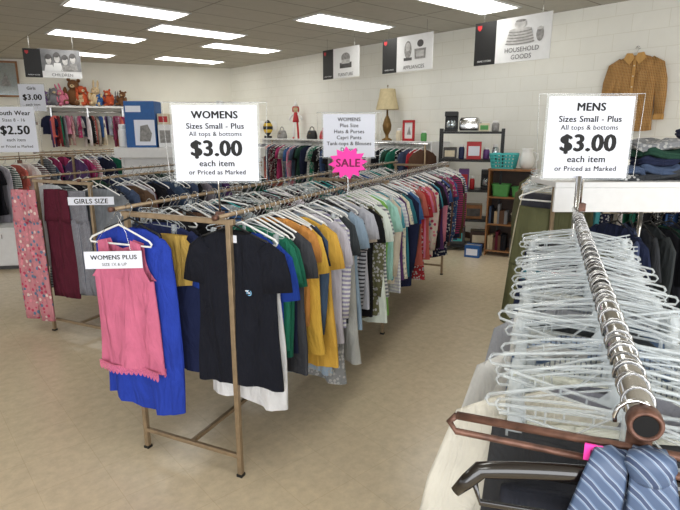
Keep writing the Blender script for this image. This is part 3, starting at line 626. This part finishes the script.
fold_pile(sx+.59, 2.9, zt, [('charcoal', 'plain'), ('denim', 'plain'), ('navy', 'plain'), ('bottle green', 'plain'), ('grey', 'print')], 'middle of the white shelf', hsc=1.15)
fold_pile(sx+.84, 2.9, zt, [('charcoal', 'plain'), ('black', 'plain'), ('olive', 'plain'), ('denim', 'plain'), ('black', 'print'), ('navy', 'plain')], 'right on the white shelf', hsc=1.2)
P8 = PY(560, 150, 5.2).xy; E8 = PY(700, 150, 4.6).xy
_, d8 = single_rack(P8, E8, 1.53, 'far garment rail between the wall and the white shelf')
row(P8, d8, 1.53, rand_items(22, ['teal', 'green', 'navy', 'blue', 'cream', 'olive', 'white', 'black', 'turquoise'], ('long', 'tee')), 'the far rail below the wall shirt', .07, 'far', jit=.3)
tag(far_mb.build('distant_hangers', [M['white'], M['steel']], None, smooth=True), 'white plastic hangers crowded on the distant racks and rails', 'hangers', kind='stuff')
# shirt on the wall
q = PA(638, 48, .10)
wm = shirt_mb(.86, .235, .26, 'none', seed=60, drop=.08, neck=.09, th=.024, fold=.014)
for s in (-1, 1): strip(wm, [(s*.15, -.15), (s*.235, -.22), (s*.285, -.38), (s*.31, -.56), (s*.315, -.76)], [.06, .09, .08, .066, .054], .026, 0, 14, 1, .008)
ws = single(wm, 'button_shirt', (186, 136, 76), (q.x, q.y, q.z), ang_A, 'tan ochre checked button shirt hanging high on the right-hand wall', 'shirt', 'check')
def sub(mb, name, col, pat='check'):
    o = mb.build(name, FAB[pat], ws, smooth=False); o.color = (*lin(col), 1)
e = MB()
for s in (-1, 1): e.prism([(s*.095, -.055), (s*.125, -.12), (s*.055, -.19), (s*.002, -.115), (s*.03, -.06)], -.056, -.046)
sub(e, 'collar', (205, 160, 98), 'plain')
sub(MB().box(-.016, .016, -.046, -.040, -.92, -.13), 'placket', (196, 150, 90), 'plain')
for k in range(6): MB().ell((0, -.048, -.2-.12*k), (.009, .003, .009), 8, 5).build('button', M['cream'], ws)
sub(MB().box(.06, .16, -.044, -.038, -.38, -.27), 'chest_pocket', (190, 142, 84))
for s in (-1, 1): sub(MB().box(s*.315-.05, s*.315+.05, -.032, .03, -.82, -.76), 'cuff', (196, 150, 90), 'plain')
place_hanger('white', (q.x, q.y, q.z), ang_A, 'white hanger holding the ochre shirt on the wall', None)
tag(MB().tube([(0, .10, 0), (0, -.0, 0), (0, -.01, .015)], .004, 6).build('wall_hook', M['steel'], None, (q.x, q.y, q.z), ang_A), 'small steel hook high on the right-hand wall', 'hook')
# ---------------------------------------------------------------- ceiling banners
def banner(a, b_, hh, rz, label, kind, text):
    Wd = (b_.xy-a.xy).length
    t = thing('hanging_banner', label, 'sign', (a.x, a.y, a.z-hh), rz)
    MB().box(0, Wd, 0, .012, 0, hh).build('panel', M['board'], t)
    kw = Wd*.3
    MB().box(0, kw, -.003, .0, 0, hh).build('black_section', M['boardblack'], t)
    MB().prism([(kw*.12, hh*.93), (kw*.32, hh*.93), (kw*.32, hh*.86), (kw*.22, hh*.80), (kw*.12, hh*.86)], -.006, -.003).build('shield_emblem', M['red'], t)
    MB().text('FAMILY STORE', hh*.06, kw*.5, hh*.07, -.005).build('small_lettering', M['board'], t)
    for x in (Wd*.12, Wd*.88): MB().tube([(x, .006, hh), (x, .006, CEIL-a.z+hh)], .003, 5).build('wire', M['steel'], t)
    g = MB(); cx = (kw+Wd)/2
    def el(x, z, rx, rz_, mi, y=-.005): g.prism([(x+rx*math.cos(2*PI*k/18), z+rz_*math.sin(2*PI*k/18)) for k in range(18)], y, -.003, mi)
    if kind == 'plates':
        for i in range(10): el(cx-.03*Wd, hh*(.42+.032*i), Wd*(.19-.005*i), hh*.04, (0, 4)[i % 2], -.005-.0004*i)
        el(cx-.03*Wd, hh*.83, Wd*.075, hh*.1, 4, -.010); el(cx-.03*Wd, hh*.9, Wd*.065, hh*.03, 0, -.0105); el(cx+.22*Wd, hh*.56, Wd*.045, hh*.16, 0, -.006); el(cx+.22*Wd, hh*.68, Wd*.04, hh*.03, 4, -.007)
    elif kind == 'appliances':
        el(cx-.12*Wd, hh*.6, Wd*.07, hh*.25, 0); el(cx-.12*Wd, hh*.68, Wd*.045, hh*.12, 4, -.006); g.box(cx-.2*Wd, cx-.04*Wd, -.006, -.003, hh*.3, hh*.38, 1)
        g.prism([(cx+.02*Wd, hh*.32), (cx+.22*Wd, hh*.32), (cx+.23*Wd, hh*.6), (cx+.01*Wd, hh*.6)], -.006, -.003, 0); g.box(cx+.05*Wd, cx+.19*Wd, -.0065, -.003, hh*.38, hh*.54, 4); el(cx+.12*Wd, hh*.74, Wd*.06, hh*.1, 1)
    elif kind == 'faces':
        g.box(kw, Wd, -.0035, -.003, hh*.24, hh, 2)
        for dx, dz in ((-.22, 0), (-.07, .07), (.07, -.01), (.21, .05)):
            el(cx+Wd*dx, hh*(.66+dz), Wd*.066, hh*.18, 1, -.0055); el(cx+Wd*dx, hh*(.62+dz), Wd*.05, hh*.15, 4, -.007); el(cx+Wd*(dx-.01), hh*(.72+dz), Wd*.055, hh*.07, 1, -.0075)
            g.prism([(cx+Wd*(dx-.09), hh*.24), (cx+Wd*(dx+.09), hh*.24), (cx+Wd*(dx+.06), hh*(.46+dz)), (cx+Wd*(dx-.06), hh*(.46+dz))], -.005, -.003, (3, 0)[dx > 0])
    else: el(cx, hh*.66, Wd*.12, hh*.16, 0); g.box(cx-Wd*.16, cx+Wd*.16, -.005, -.003, hh*.32, hh*.5, 1); g.box(cx-Wd*.11, cx+Wd*.11, -.006, -.003, hh*.46, hh*.6, 4)
    g.build('picture', [M['grey'], M['darkgrey'], M['photo'], M['board'], M['palegrey']], t)
    n = len(text)
    for i, s in enumerate(text): MB().text(s, hh*.15, cx, hh*(.06+.16*(n-1-i)), -.008, 0).build('lettering', M['darkgrey'], t)
for uL, uR, vT, vB, lab, kd, tx in ((476, 552, 24, 66, 'hanging banner reading HOUSEHOLD GOODS with stacked dishes', 'plates', ['HOUSEHOLD', 'GOODS']),
    (383, 433, 40, 74, 'hanging banner reading APPLIANCES, middle of the three on the right', 'appliances', ['APPLIANCES']), (323, 359, 51, 80, 'smallest hanging banner on the right, left of the appliances banner', 'lamp', ['FURNITURE'])):
    a = PA(uL, vT, 1.0); banner(a, PA(uR, vT, 1.0), a.z-PA(uL, vB, 1.0).z, ang_A, lab, kd, tx)
a = PY(22, 48, 9.0); b_ = PY(79, 46, 9.3); banner(a, b_, a.z-PY(22, 77, 9.0).z, math.atan2(b_.y-a.y, b_.x-a.x), 'hanging banner reading CHILDREN with a grey group photo, far left', 'faces', ['CHILDREN'])
# ---------------------------------------------------------------- goods near the right-hand wall
def carton(p, w, d, h, m, label, rz=0, lm='paper', big=False):
    t = thing('carton', label, 'box', p, rz)
    MB().box(-w/2, w/2, -d/2, d/2, 0, h).build('box', M[m], t, bevel=.004)
    MB().box(-w*(.38 if not big else .2), w*(.38 if not big else .48), -d/2-.002, -d/2, h*(.2 if not big else .05), h*(.75 if not big else .6)).build('front_label', M[lm], t)
    MB().box(-w/2, w/2, -.015, .015, h, h+.001).build('tape', M['tan'], t); return t
def jar(p, r, h, m, label):
    t = thing('jar', label, 'jar', p, 0)
    MB().lathe([(r*.85, 0), (r, h*.08), (r, h*.7), (r*.75, h*.85)], 16).build('body', M[m], t, smooth=True)
    MB().lathe([(r*.8, h*.85), (r*.8, h), (r*.7, h*1.02)], 16).build('lid', M['white'], t); return t
def coffee_maker(p, rz, label, m='black'):
    t = thing('coffee_maker', label, 'coffee maker', p, rz)
    MB().box(-.09, .09, -.12, .1, 0, .03).build('base', M[m], t, bevel=.006)
    MB().box(-.09, .09, .02, .1, .03, .25).build('water_tank', M[m], t, bevel=.006)
    MB().box(-.09, .09, -.12, .1, .2, .27).build('brew_head', M[m], t, bevel=.01)
    MB().lathe([(.05, .032), (.065, .06), (.065, .12), (.045, .16)], 16, (0, -.045, 0)).build('carafe', M['glass'], t, smooth=True)
    MB().tube([(0, -.11, .06), (0, -.14, .08), (0, -.14, .13), (0, -.1, .15)], .007, 6).build('handle', M[m], t, smooth=True)
def toaster(p, rz, label, m='chrome'):
    t = thing('toaster', label, 'toaster', p, rz)
    MB().loft([[(x*sx, y*sy, z) for x, y in [(math.copysign(abs(math.cos(a))**.5, math.cos(a)), math.copysign(abs(math.sin(a))**.5, math.sin(a))) for a in [2*PI*j/24 for j in range(24)]]] for sx, sy, z in ((.13, .08, .01), (.14, .085, .04), (.14, .085, .15), (.12, .07, .185))], True, True).build('body', M[m], t, smooth=True)
    MB().box(-.1, .1, -.035, -.015, .18, .188).box(-.1, .1, .015, .035, .18, .188).build('slots', M['black'], t)
    MB().box(.14, .16, -.015, .015, .1, .12).build('lever', M['black'], t)
bs = PZ(434, 243, 0); bs.x -= .05; bs.y -= .45; WS = .84; zt8 = 1.7; ab8 = -.25
t = thing('shelving_unit', 'black open shelving unit of household goods against the right-hand wall', 'shelf', (bs.x, bs.y, 0), ab8)
for x in (0, WS):
    for y in (0, .36): MB().box(x-.016, x+.016, y-.016, y+.016, 0, zt8+.02).build('post', M['black'], t)
for z in (.08, .46, .88, 1.3, 1.68): MB().box(-.01, WS+.01, -.01, .37, z-.03, z).build('shelf', M['black'], t, bevel=.003)
def onshelf(x, y, z):
    v = Matrix.Rotation(ab8, 3, 'Z') @ Vector((x, y, 0)); return (bs.x+v.x, bs.y+v.y, z+.001)
T_, F4, F3, F2, F1 = 1.68, 1.3, .88, .46, .08
coffee_maker(onshelf(.13, .18, T_), ab8, 'black coffee maker on top of the black shelving unit')
toaster(onshelf(.38, .17, T_), ab8, 'chrome toaster on top of the black shelving unit')
carton(onshelf(.58, .17, T_), .14, .15, .11, 'cream', 'cream box at the right end on top of the black shelving', ab8, 'green'); jar(onshelf(.73, .15, T_), .05, .14, 'grey', 'grey jar at the right end on top of the black shelving')
carton(onshelf(.13, .17, F4), .18, .2, .16, 'darkgrey', 'dark grey box on the fourth black shelf', ab8, 'cream'); jar(onshelf(.29, .12, F4), .04, .2, 'navy', 'navy jar on the fourth black shelf')
carton(onshelf(.46, .17, F4), .2, .2, .24, 'red', 'red box in the middle of the fourth black shelf', ab8)
jar(onshelf(.63, .15, F4), .045, .16, 'purple', 'purple jar right on the fourth black shelf'); jar(onshelf(.75, .15, F4), .045, .2, 'glass', 'glass jar at the right end of the fourth black shelf')
carton(onshelf(.13, .17, F3), .18, .2, .26, 'navy', 'navy box left on the third black shelf', ab8, 'white_paint')
carton(onshelf(.34, .17, F3), .14, .2, .28, 'purple', 'purple box in the middle of the third black shelf', ab8, 'red'); jar(onshelf(.46, .12, F3), .035, .18, 'red', 'red jar on the third black shelf')
coffee_maker(onshelf(.67, .2, F3), ab8, 'black coffee maker on the third black shelf')
toaster(onshelf(.18, .17, F2), ab8, 'black toaster on the second black shelf', 'black'); carton(onshelf(.5, .17, F2), .24, .22, .2, 'wood', 'brown box on the second black shelf', ab8, 'darkgrey')
jar(onshelf(.74, .15, F2), .05, .2, 'cream', 'cream jar on the second black shelf'); jar(onshelf(.35, .12, F2), .03, .22, 'grey', 'slim grey jar on the second black shelf')
carton(onshelf(.25, .17, F1), .3, .25, .24, 'darkgrey', 'dark box on the bottom black shelf', ab8, 'teal'); carton(onshelf(.6, .17, F1), .25, .25, .2, 'darkwood', 'dark brown box on the bottom black shelf', ab8, 'cream')
# brown bookcase
bc = PY(484, 245, 7.2); bc.z = 0; WB = .58; HBk = 1.19; ab = -.45
t = thing('bookcase', 'low brown wooden bookcase beside the black shelving', 'bookcase', (bc.x, bc.y, 0), ab)
for x in (0, WB-.02): MB().box(x, x+.02, 0, .28, 0, HBk-.02).build('side_panel', M['wood'], t)
MB().box(-.01, WB+.01, -.01, .29, HBk-.02, HBk+.005).build('top', M['wood'], t, bevel=.003)
for z in (.08, .45, .82): MB().box(.02, WB-.02, 0, .27, z-.02, z).build('shelf', M['wood'], t)
MB().box(.0, WB, .27, .28, 0, HBk-.02).build('back_panel', M['darkwood'], t)
def onbc(x, y, z):
    v = Matrix.Rotation(ab, 3, 'Z') @ Vector((x, y, 0)); return (bc.x+v.x, bc.y+v.y, z)
def bin_(p, w, d, h, m, label, rz):
    t = thing('storage_bin', label, 'bin', p, rz); e = MB()
    def rr(sx_, sy_, z): return [(sx_*math.copysign(abs(math.cos(2*PI*j/24))**.4, math.cos(2*PI*j/24)), sy_*math.copysign(abs(math.sin(2*PI*j/24))**.4, math.sin(2*PI*j/24)), z) for j in range(24)]
    e.loft([rr(w*.42, d*.42, 0), rr(w*.5, d*.5, h), rr(w*.47, d*.47, h), rr(w*.4, d*.4, .008)], True, True); e.build('tub', M[m], t, smooth=False)
    MB().tube([Vector(v) for v in rr(w*.51, d*.51, h)], .007, 6, True).build('rim', M[m], t, smooth=True)
bin_(onbc(.16, .13, .821), .24, .2, .16, 'green', 'green storage bin left on the top shelf of the brown bookcase', ab); bin_(onbc(.42, .13, .821), .24, .2, .13, 'green', 'shallower green storage bin right on the top shelf of the brown bookcase', ab)
bin_(onbc(.43, .13, .451), .22, .2, .14, 'cream', 'cream storage bin on the middle shelf of the brown bookcase', ab); carton(onbc(.43, .13, .081), .2, .18, .18, 'darkgrey', 'dark grey box on the bottom shelf of the brown bookcase', ab, 'cream')
bkc = ['brown', 'tan', 'khaki', 'cream', 'grey', 'black', 'brown', 'maroon', 'tan', 'denim']
for z, nm, xm in ((.08, 'bottom', .30), (.45, 'middle', .29)):
    x = .035; i = 0
    while x < xm-.04:
        w_ = rnd.uniform(.025, .045); hb = rnd.uniform(.16, .28); c = rnd.choice(bkc); i += 1
        o = MB().box(0, w_*.92, 0, .17, 0, hb).box(.003, w_*.92-.003, .002, .168, hb*.99, hb+.001).box(-.0005, w_*.92+.0005, -.001, .0, hb*.7, hb*.85).build('book', FAB['plain'], None, onbc(x, .03, z), ab)
        o.color = (*lin(PAL[c]), 1); tag(o, f'{c} book on the {nm} shelf of the brown bookcase, {ordn(i)} from the left', 'book', 'books in the brown bookcase'); x += w_
def basket(p, w, d, h, m, label, rz=0):
    t = thing('basket', label, 'basket', p, rz); e = MB()
    for k in range(5):
        z = .006+h*k/4; g = .82+.18*k/4; e.tube([(-w/2*g, -d/2*g, z), (w/2*g, -d/2*g, z), (w/2*g, d/2*g, z), (-w/2*g, d/2*g, z)], .008, 6, True)
    for k in range(8):
        f = -1+2*k/7
        for s in (-1, 1):
            e.tube([(f*w/2*.82, s*d/2*.82, .006), (f*w/2, s*d/2, h)], .008, 5); e.tube([(s*w/2*.82, f*d/2*.82, .006), (s*w/2, f*d/2, h)], .008, 5)
    e.box(-w*.41, w*.41, -d*.41, d*.41, 0, .008); e.build('weave', M[m], t)
    MB().tube([(-w/2, -d/2, h), (w/2, -d/2, h), (w/2, d/2, h), (-w/2, d/2, h)], .013, 8, True).build('rim', M[m], t, smooth=True)
basket(onbc(.17, .14, HBk+.005), .34, .24, .19, 'teal', 'teal plastic basket on top of the brown bookcase', ab)
jug = thing('jug', 'white jug on top of the bookcase, right of the teal basket', 'jug', onbc(.46, .14, HBk+.005))
MB().lathe([(.06, 0), (.09, .05), (.1, .12), (.07, .2), (.06, .24), (.075, .27)], 20).build('body', M['white'], jug, smooth=True)
MB().tube([(.08, 0, .22), (.14, 0, .2), (.15, 0, .13), (.1, 0, .08)], .01, 8).build('handle', M['white'], jug, smooth=True)
carton(onbc(-.12, -.12, 0), .2, .2, .16, 'bluebox', 'blue box on the floor at the foot of the bookcase', ab)
# shelf unit along the right-hand wall with the lamp
la = PA(432, 141, .5); lb = PA(262, 141, .5); Lw = (lb.xy-la.xy).length
t = thing('wall_shelf_unit', 'long white shelf unit standing along the right-hand wall', 'shelf', (lb.x, lb.y, 0), ang_A); HT = 1.52
MB().box(0, Lw, 0, .46, HT-.03, HT).build('top', M['white_paint'], t, bevel=.003)
for k in range(5): x = (Lw-.03)*k/4; MB().box(x, x+.03, 0, .45, 0, HT-.03).build('side_panel', M['white_paint'], t)
for z in (.3, .8, 1.2): MB().box(.03, Lw-.03, 0, .45, z-.02, z).build('shelf', M['white_paint'], t)
def onwall(u, dz=0, off=.27): p = PA(u, 130, off); return (p.x, p.y, HT+dz+.001)
p = onwall(387, 0, .3); t = thing('table_lamp', 'table lamp with beige bell shade standing against the right-hand wall', 'lamp', p)
MB().lathe([(.09, 0), (.09, .02), (.03, .05), (.03, .1), (.07, .18), (.08, .26), (.05, .36), (.02, .42), (.015, .52)], 20).build('base', M['brass'], t, smooth=True)
e = MB(); e.lathe([(.2, .52), (.185, .58), (.15, .72), (.13, .86)], 24, cap=False); e.lathe([(.125, .86), (.145, .72), (.18, .58), (.195, .52)], 24, cap=False); e.build('lamp_shade', M['tan'], t, smooth=True)
MB().tube([(0, 0, .5), (0, 0, .9)], .005, 6).ell((0, 0, .91), (.012, .012, .018)).build('finial', M['brass'], t)
def pic(p, w, h, fm, pm, label, rz):
    t = thing('picture_frame', label, 'picture frame', p, rz); e = MB()
    for a in ((-w/2, w/2, 0, .04), (-w/2, w/2, h-.04, h), (-w/2, -w/2+.04, 0, h), (w/2-.04, w/2, 0, h)): e.box(a[0], a[1], -.02, 0, a[2], a[3])
    e.build('frame', M[fm], t); MB().box(-w/2+.03, w/2-.03, -.008, -.002, .03, h-.03).build('picture', M[pm], t)
    MB().prism([(-w*.15, h*.3), (w*.2, h*.3), (w*.05, h*.7)], -.01, -.008).build('motif', M['grey'], t)
pic(onwall(409), .26, .34, 'red', 'board', 'small red framed picture right of the table lamp', ang_A)
jar(onwall(399), .05, .2, 'cream', 'cream jar between the lamp and the red frame'); jar(onwall(424), .05, .16, 'green', 'green jar right of the red frame')
def plush(p, m, label, sc=1, rz=0, ears='round', mz='plush3'):
    t = thing('soft_toy', label, 'toy', p, rz); e = MB(); k = sc
    e.ell((0, 0, .14*k), (.11*k, .09*k, .14*k)); e.ell((0, -.01*k, .33*k), (.09*k, .08*k, .085*k))
    for s in (-1, 1):
        if ears == 'round': e.ell((s*.075*k, 0, .41*k), (.03*k, .02*k, .03*k))
        elif ears == 'long': e.ell((s*.045*k, .01, .48*k), (.024*k, .016*k, .09*k))
        else: e.ell((s*.1*k, -.01, .32*k), (.024*k, .03*k, .07*k))
        e.ell((s*.12*k, -.03*k, .2*k), (.035*k, .04*k, .09*k)); e.ell((s*.08*k, -.1*k, .045*k), (.045*k, .09*k, .045*k))
    e.build('body', M[m], t, smooth=True)
    MB().ell((0, -.085*k, .31*k), (.035*k, .02*k, .028*k)).build('muzzle', M[mz], t, smooth=True)
    for s in (-1, 1): MB().ell((s*.032*k, -.083*k, .35*k), (.008*k, .006*k, .009*k), 8, 5).build('eye', M['black'], t, smooth=True)
    MB().ell((0, -.104*k, .318*k), (.011*k, .006*k, .008*k), 8, 5).build('nose', M['black'], t, smooth=True)
    return t
p = onwall(268); t = thing('bee_toy', 'yellow and black striped bee toy on the white wall unit', 'toy', p)
e = MB()
for i in range(5): e.lathe([(.02+.09*math.sin(PI*(i+.02)/5), .05+.07*i), (.02+.09*math.sin(PI*(i+.5)/5), .085+.07*i), (.02+.09*math.sin(PI*(i+.98)/5), .12+.07*i)], 16, mi=i % 2)
e.build('body', [M['black'], M['yellow']], t, smooth=True)
for s in (-1, 1): MB().ell((s*.13, .05, .27), (.08, .02, .11)).build('wing', M['white'], t, smooth=True)
MB().box(-.08, .08, -.06, .06, 0, .05).build('base', M['black'], t)
p = onwall(296); t = thing('rag_doll', 'thin red and white rag doll ornament on the white wall unit', 'toy', p)
MB().loft([[(r*math.cos(2*PI*j/16), r*.8*math.sin(2*PI*j/16), z) for j in range(16)] for r, z in ((.07, .34), (.06, .40), (.045, .48), (.035, .54))], True, True).build('tunic', M['red'], t, smooth=True)
MB().ell((0, 0, .6), (.055, .05, .065)).build('head', M['plush3'], t, smooth=True)
MB().ell((0, .015, .64), (.06, .055, .045)).ell((-.055, .015, .6), (.02, .03, .06)).ell((.055, .015, .6), (.02, .03, .06)).build('hair', M['red'], t, smooth=True)
for s in (-1, 1):
    MB().tube([(s*.04, 0, .5), (s*.11, -.02, .45), (s*.13, -.04, .38)], .018, 8).build('arm', M['white'], t, smooth=True)
    MB().tube([(s*.03, 0, .35), (s*.045, -.02, .17), (s*.05, -.02, .03)], .022, 8).build('leg', M['white'] if s < 0 else M['red'], t, smooth=True)
    MB().ell((s*.052, -.035, .018), (.024, .045, .018)).build('shoe', M['red'], t, smooth=True)
MB().lathe([(.06, .66), (.03, .72), (.003, .8)], 12).build('hat', M['white'], t, smooth=True)
def handbag(p, m, label, w=.26, h=.17, rz=0):
    t = thing('handbag', label, 'bag', p, rz)
    MB().loft([[(x*sx, y*sy, z) for x, y in [(math.copysign(abs(math.cos(a))**.5, math.cos(a)), math.copysign(abs(math.sin(a))**.5, math.sin(a))) for a in [2*PI*j/20 for j in range(20)]]] for sx, sy, z in ((w*.5, .06, 0), (w*.52, .065, h*.3), (w*.45, .04, h*.85), (w*.4, .02, h))], True, True).build('body', M[m], t, smooth=True)
    MB().tube([(-w*.28, 0, h*.95), (-w*.22, 0, h*1.3), (0, 0, h*1.45), (w*.22, 0, h*1.3), (w*.28, 0, h*.95)], .009, 8).build('handle', M[m], t, smooth=True)
    MB().box(-.02, .02, -.07, -.055, h*.6, h*.72).build('clasp', M['brass'], t)
for u, m, n in ((282, 'grey', 'grey'), (312, 'black', 'black'), (325, 'red', 'red'), (340, 'wood', 'brown'), (356, 'navy', 'navy'), (370, 'cream', 'cream')): handbag(onwall(u), m, f'{n} handbag on the white wall unit near the rag doll', rz=ang_A)
# gondola with blue box
g0 = PY(118, 147, 7.3); g1 = PY(262, 147, 7.3); zt = 1.47; Wg = g1.x-g0.x
t = thing('display_gondola', 'white display fixture with flat top behind the central racks', 'shelf', (g0.x, 7.15, 0))
MB().box(0, Wg, 0, .5, zt-.13, zt).build('top', M['white_paint'], t, bevel=.005)
MB().box(0, Wg, .24, .26, .1, zt-.13).build('back_board', M['white_paint'], t)
for z in (.15, .6, 1.0): MB().box(0, Wg, .02, .48, z-.03, z).build('shelf', M['white_paint'], t)
for x in (0, Wg-.03): MB().box(x, x+.03, .22, .28, 0, zt-.13).build('upright', M['white_paint'], t)
def ong(u): return (PY(u, 147, 7.4).x, 7.4, zt+.001)
t = carton(ong(146), .40, .3, .60, 'bluebox', 'large blue and white carton on the white display fixture', 0, 'paper', True)
MB().prism([(-.02, .08), (.12, .08), (.15, .18), (.1, .3), (.0, .28)], -.155, -.152).build('printed_picture', M['grey'], t)
MB().box(-.18, .02, -.153, -.15, .46, .54).build('printed_band', M['paper'], t)
carton(ong(168), .18, .25, .3, 'white_paint', 'white carton right of the large blue carton', .1, 'grey')
carton((ong(168)[0], ong(168)[1], zt+.303), .16, .2, .14, 'cream', 'small cream box on top of the white carton', -.1, 'red')
jar(ong(124), .06, .3, 'white_paint', 'white jar left of the large blue carton')
jar(ong(190), .07, .5, 'red', 'red tall jar behind the WOMENS sign'); jar(ong(208), .07, .55, 'green', 'green tall jar behind the WOMENS sign'); jar(ong(222), .06, .6, 'yellow', 'yellow tall jar behind the WOMENS sign')
plush(ong(244), 'plush3', 'cream soft toy on the white display fixture, right of the WOMENS sign', .8)
# wall shelf with soft toys over a rail on the back wall
s0 = PL(44, 105, CORNER+Vector((.15, -.35)), DB); s1 = PL(126, 105, CORNER+Vector((.15, -.35)), DB); Ls = (s1.xy-s0.xy).length; azb = math.atan2(s1.y-s0.y, s1.x-s0.x)
t = thing('wall_shelf', 'high white wall shelf of soft toys over a clothes rail, back wall', 'shelf', (s0.x, s0.y, s0.z), azb)
MB().box(0, Ls, -.02, .34, -.05, 0).build('board', M['white_paint'], t, bevel=.004)
for x in (.1, Ls/2, Ls-.1): MB().prism([(0, 0), (.03, 0), (.03, -.2), (0, -.2)], 0, .34).build('bracket', M['steel'], t).location = (x, 0, -.05)
MB().tube([(0, .05, -.14), (Ls, .05, -.14)], .013, 8).build('rail', M['chrome'], t, smooth=True)
ds = (s1.xy-s0.xy).normalized(); nb_ = Vector((-ds.y, ds.x))
KT = rand_items(28, COL, ('kid',))
rzk = math.atan2(ds.y, ds.x)-PI/2
for i, (k, c, pt, sc) in enumerate(KT):
    s = .06+i*Ls/29; p = s0.xy+nb_*.05+ds*s
    garment(k, c, (p.x, p.y, s0.z-.14), rzk, f'{PN[pt]}{c} small top on the rail below the soft toys, {ordn(i+1)} from left', 'garments on the rail below the soft toys', None, pt, 0, sc, rnd.uniform(-.5, .5)+(.8 if i % 3 == 0 else 0))
for f, m, n, k, er, dy, rl in ((.03, 'purple', 'dark purple soft toy, leftmost', .7, 'round', .2, .1), (.10, 'plush5', 'grey soft toy', .9, 'droop', .08, .2), (.18, 'green', 'green soft toy', .7, 'round', .2, 0), (.25, 'plush4', 'pink long-eared soft toy', .85, 'long', .06, -.3), (.34, 'plush', 'large brown teddy bear', 1.35, 'round', .17, .1), (.43, 'plush3', 'small cream soft toy before the large bear', .55, 'round', .04, .1), (.48, 'plush2', 'orange soft toy', 1.05, 'droop', .14, -.15),
    (.56, 'yellow', 'yellow soft toy', .65, 'round', .2, .3), (.61, 'plush3', 'cream long-eared soft toy', 1.0, 'long', .1, .1), (.68, 'bluebox', 'blue soft toy', .6, 'round', .04, -.2), (.74, 'purple', 'light purple soft toy', .75, 'droop', .2, .3), (.81, 'plush2', 'reddish soft toy', .85, 'round', .1, -.2), (.88, 'plush5', 'small grey soft toy', .6, 'long', .2, .1), (.94, 'plush', 'small brown soft toy, rightmost', .8, 'round', .12, .2)):
    p = s0.xy+ds*f*Ls+nb_*dy; o = plush((p.x, p.y, s0.z+.001), m, f'{n} on the high wall shelf', k, azb+rnd.uniform(-.6, .6), er); o.rotation_euler = (0, rl, o.rotation_euler.z)
q = PL(7, 97, CORNER+Vector((.02, -.05)), DB); pic(q, .55, .75, 'wood', 'glass', 'brown framed mirror on the back wall at the far left', azb)
q = PZ(-14, 272, 0); t = thing('cabinet', 'low white cabinet at the left edge of the photo', 'cabinet', (q.x-.35, q.y, 0), .2)
MB().box(0, .75, 0, .4, .05, .5).build('body', M['white_paint'], t, bevel=.004)
MB().box(-.01, .76, -.01, .41, .5, .53).build('top', M['white_paint'], t, bevel=.004)
for x in (.02, .385): d_ = MB().box(x, x+.345, -.015, 0, .07, .48).build('door', M['white_paint'], t, bevel=.003); MB().tube([(x+.17, -.02, .4), (x+.17, -.02, .45)], .006, 6).build('handle', M['steel'], d_)
MB().box(.03, .72, .03, .37, 0, .05).build('plinth', M['darkgrey'], t)
# ---------------------------------------------------------------- light and camera
w = bpy.data.worlds.new('world'); bpy.context.scene.world = w; w.use_nodes = True
w.node_tree.nodes['Background'].inputs['Color'].default_value = (.96, .98, 1, 1); w.node_tree.nodes['Background'].inputs['Strength'].default_value = 1.35
la_ = bpy.data.lights.new('window_light', 'AREA'); la_.shape = 'RECTANGLE'; la_.size = 7; la_.size_y = 2.2; la_.energy = 230; la_.color = (.96, .98, 1)
lo = bpy.data.objects.new('window_light', la_); C.objects.link(lo); lo.location = (1.0, -2.6, 1.7); lo.rotation_euler = (PI/2, 0, 0)
cam = bpy.data.cameras.new('camera'); co = bpy.data.objects.new('camera', cam); C.objects.link(co)
cam.sensor_width = 36; cam.lens = F/680*36; cam.clip_start = .02; co.location = (0, 0, H); co.rotation_euler = (PI/2-PITCH, 0, 0)
bpy.context.scene.camera = co
try:
    bpy.context.scene.view_settings.view_transform = 'Standard'
except Exception: pass
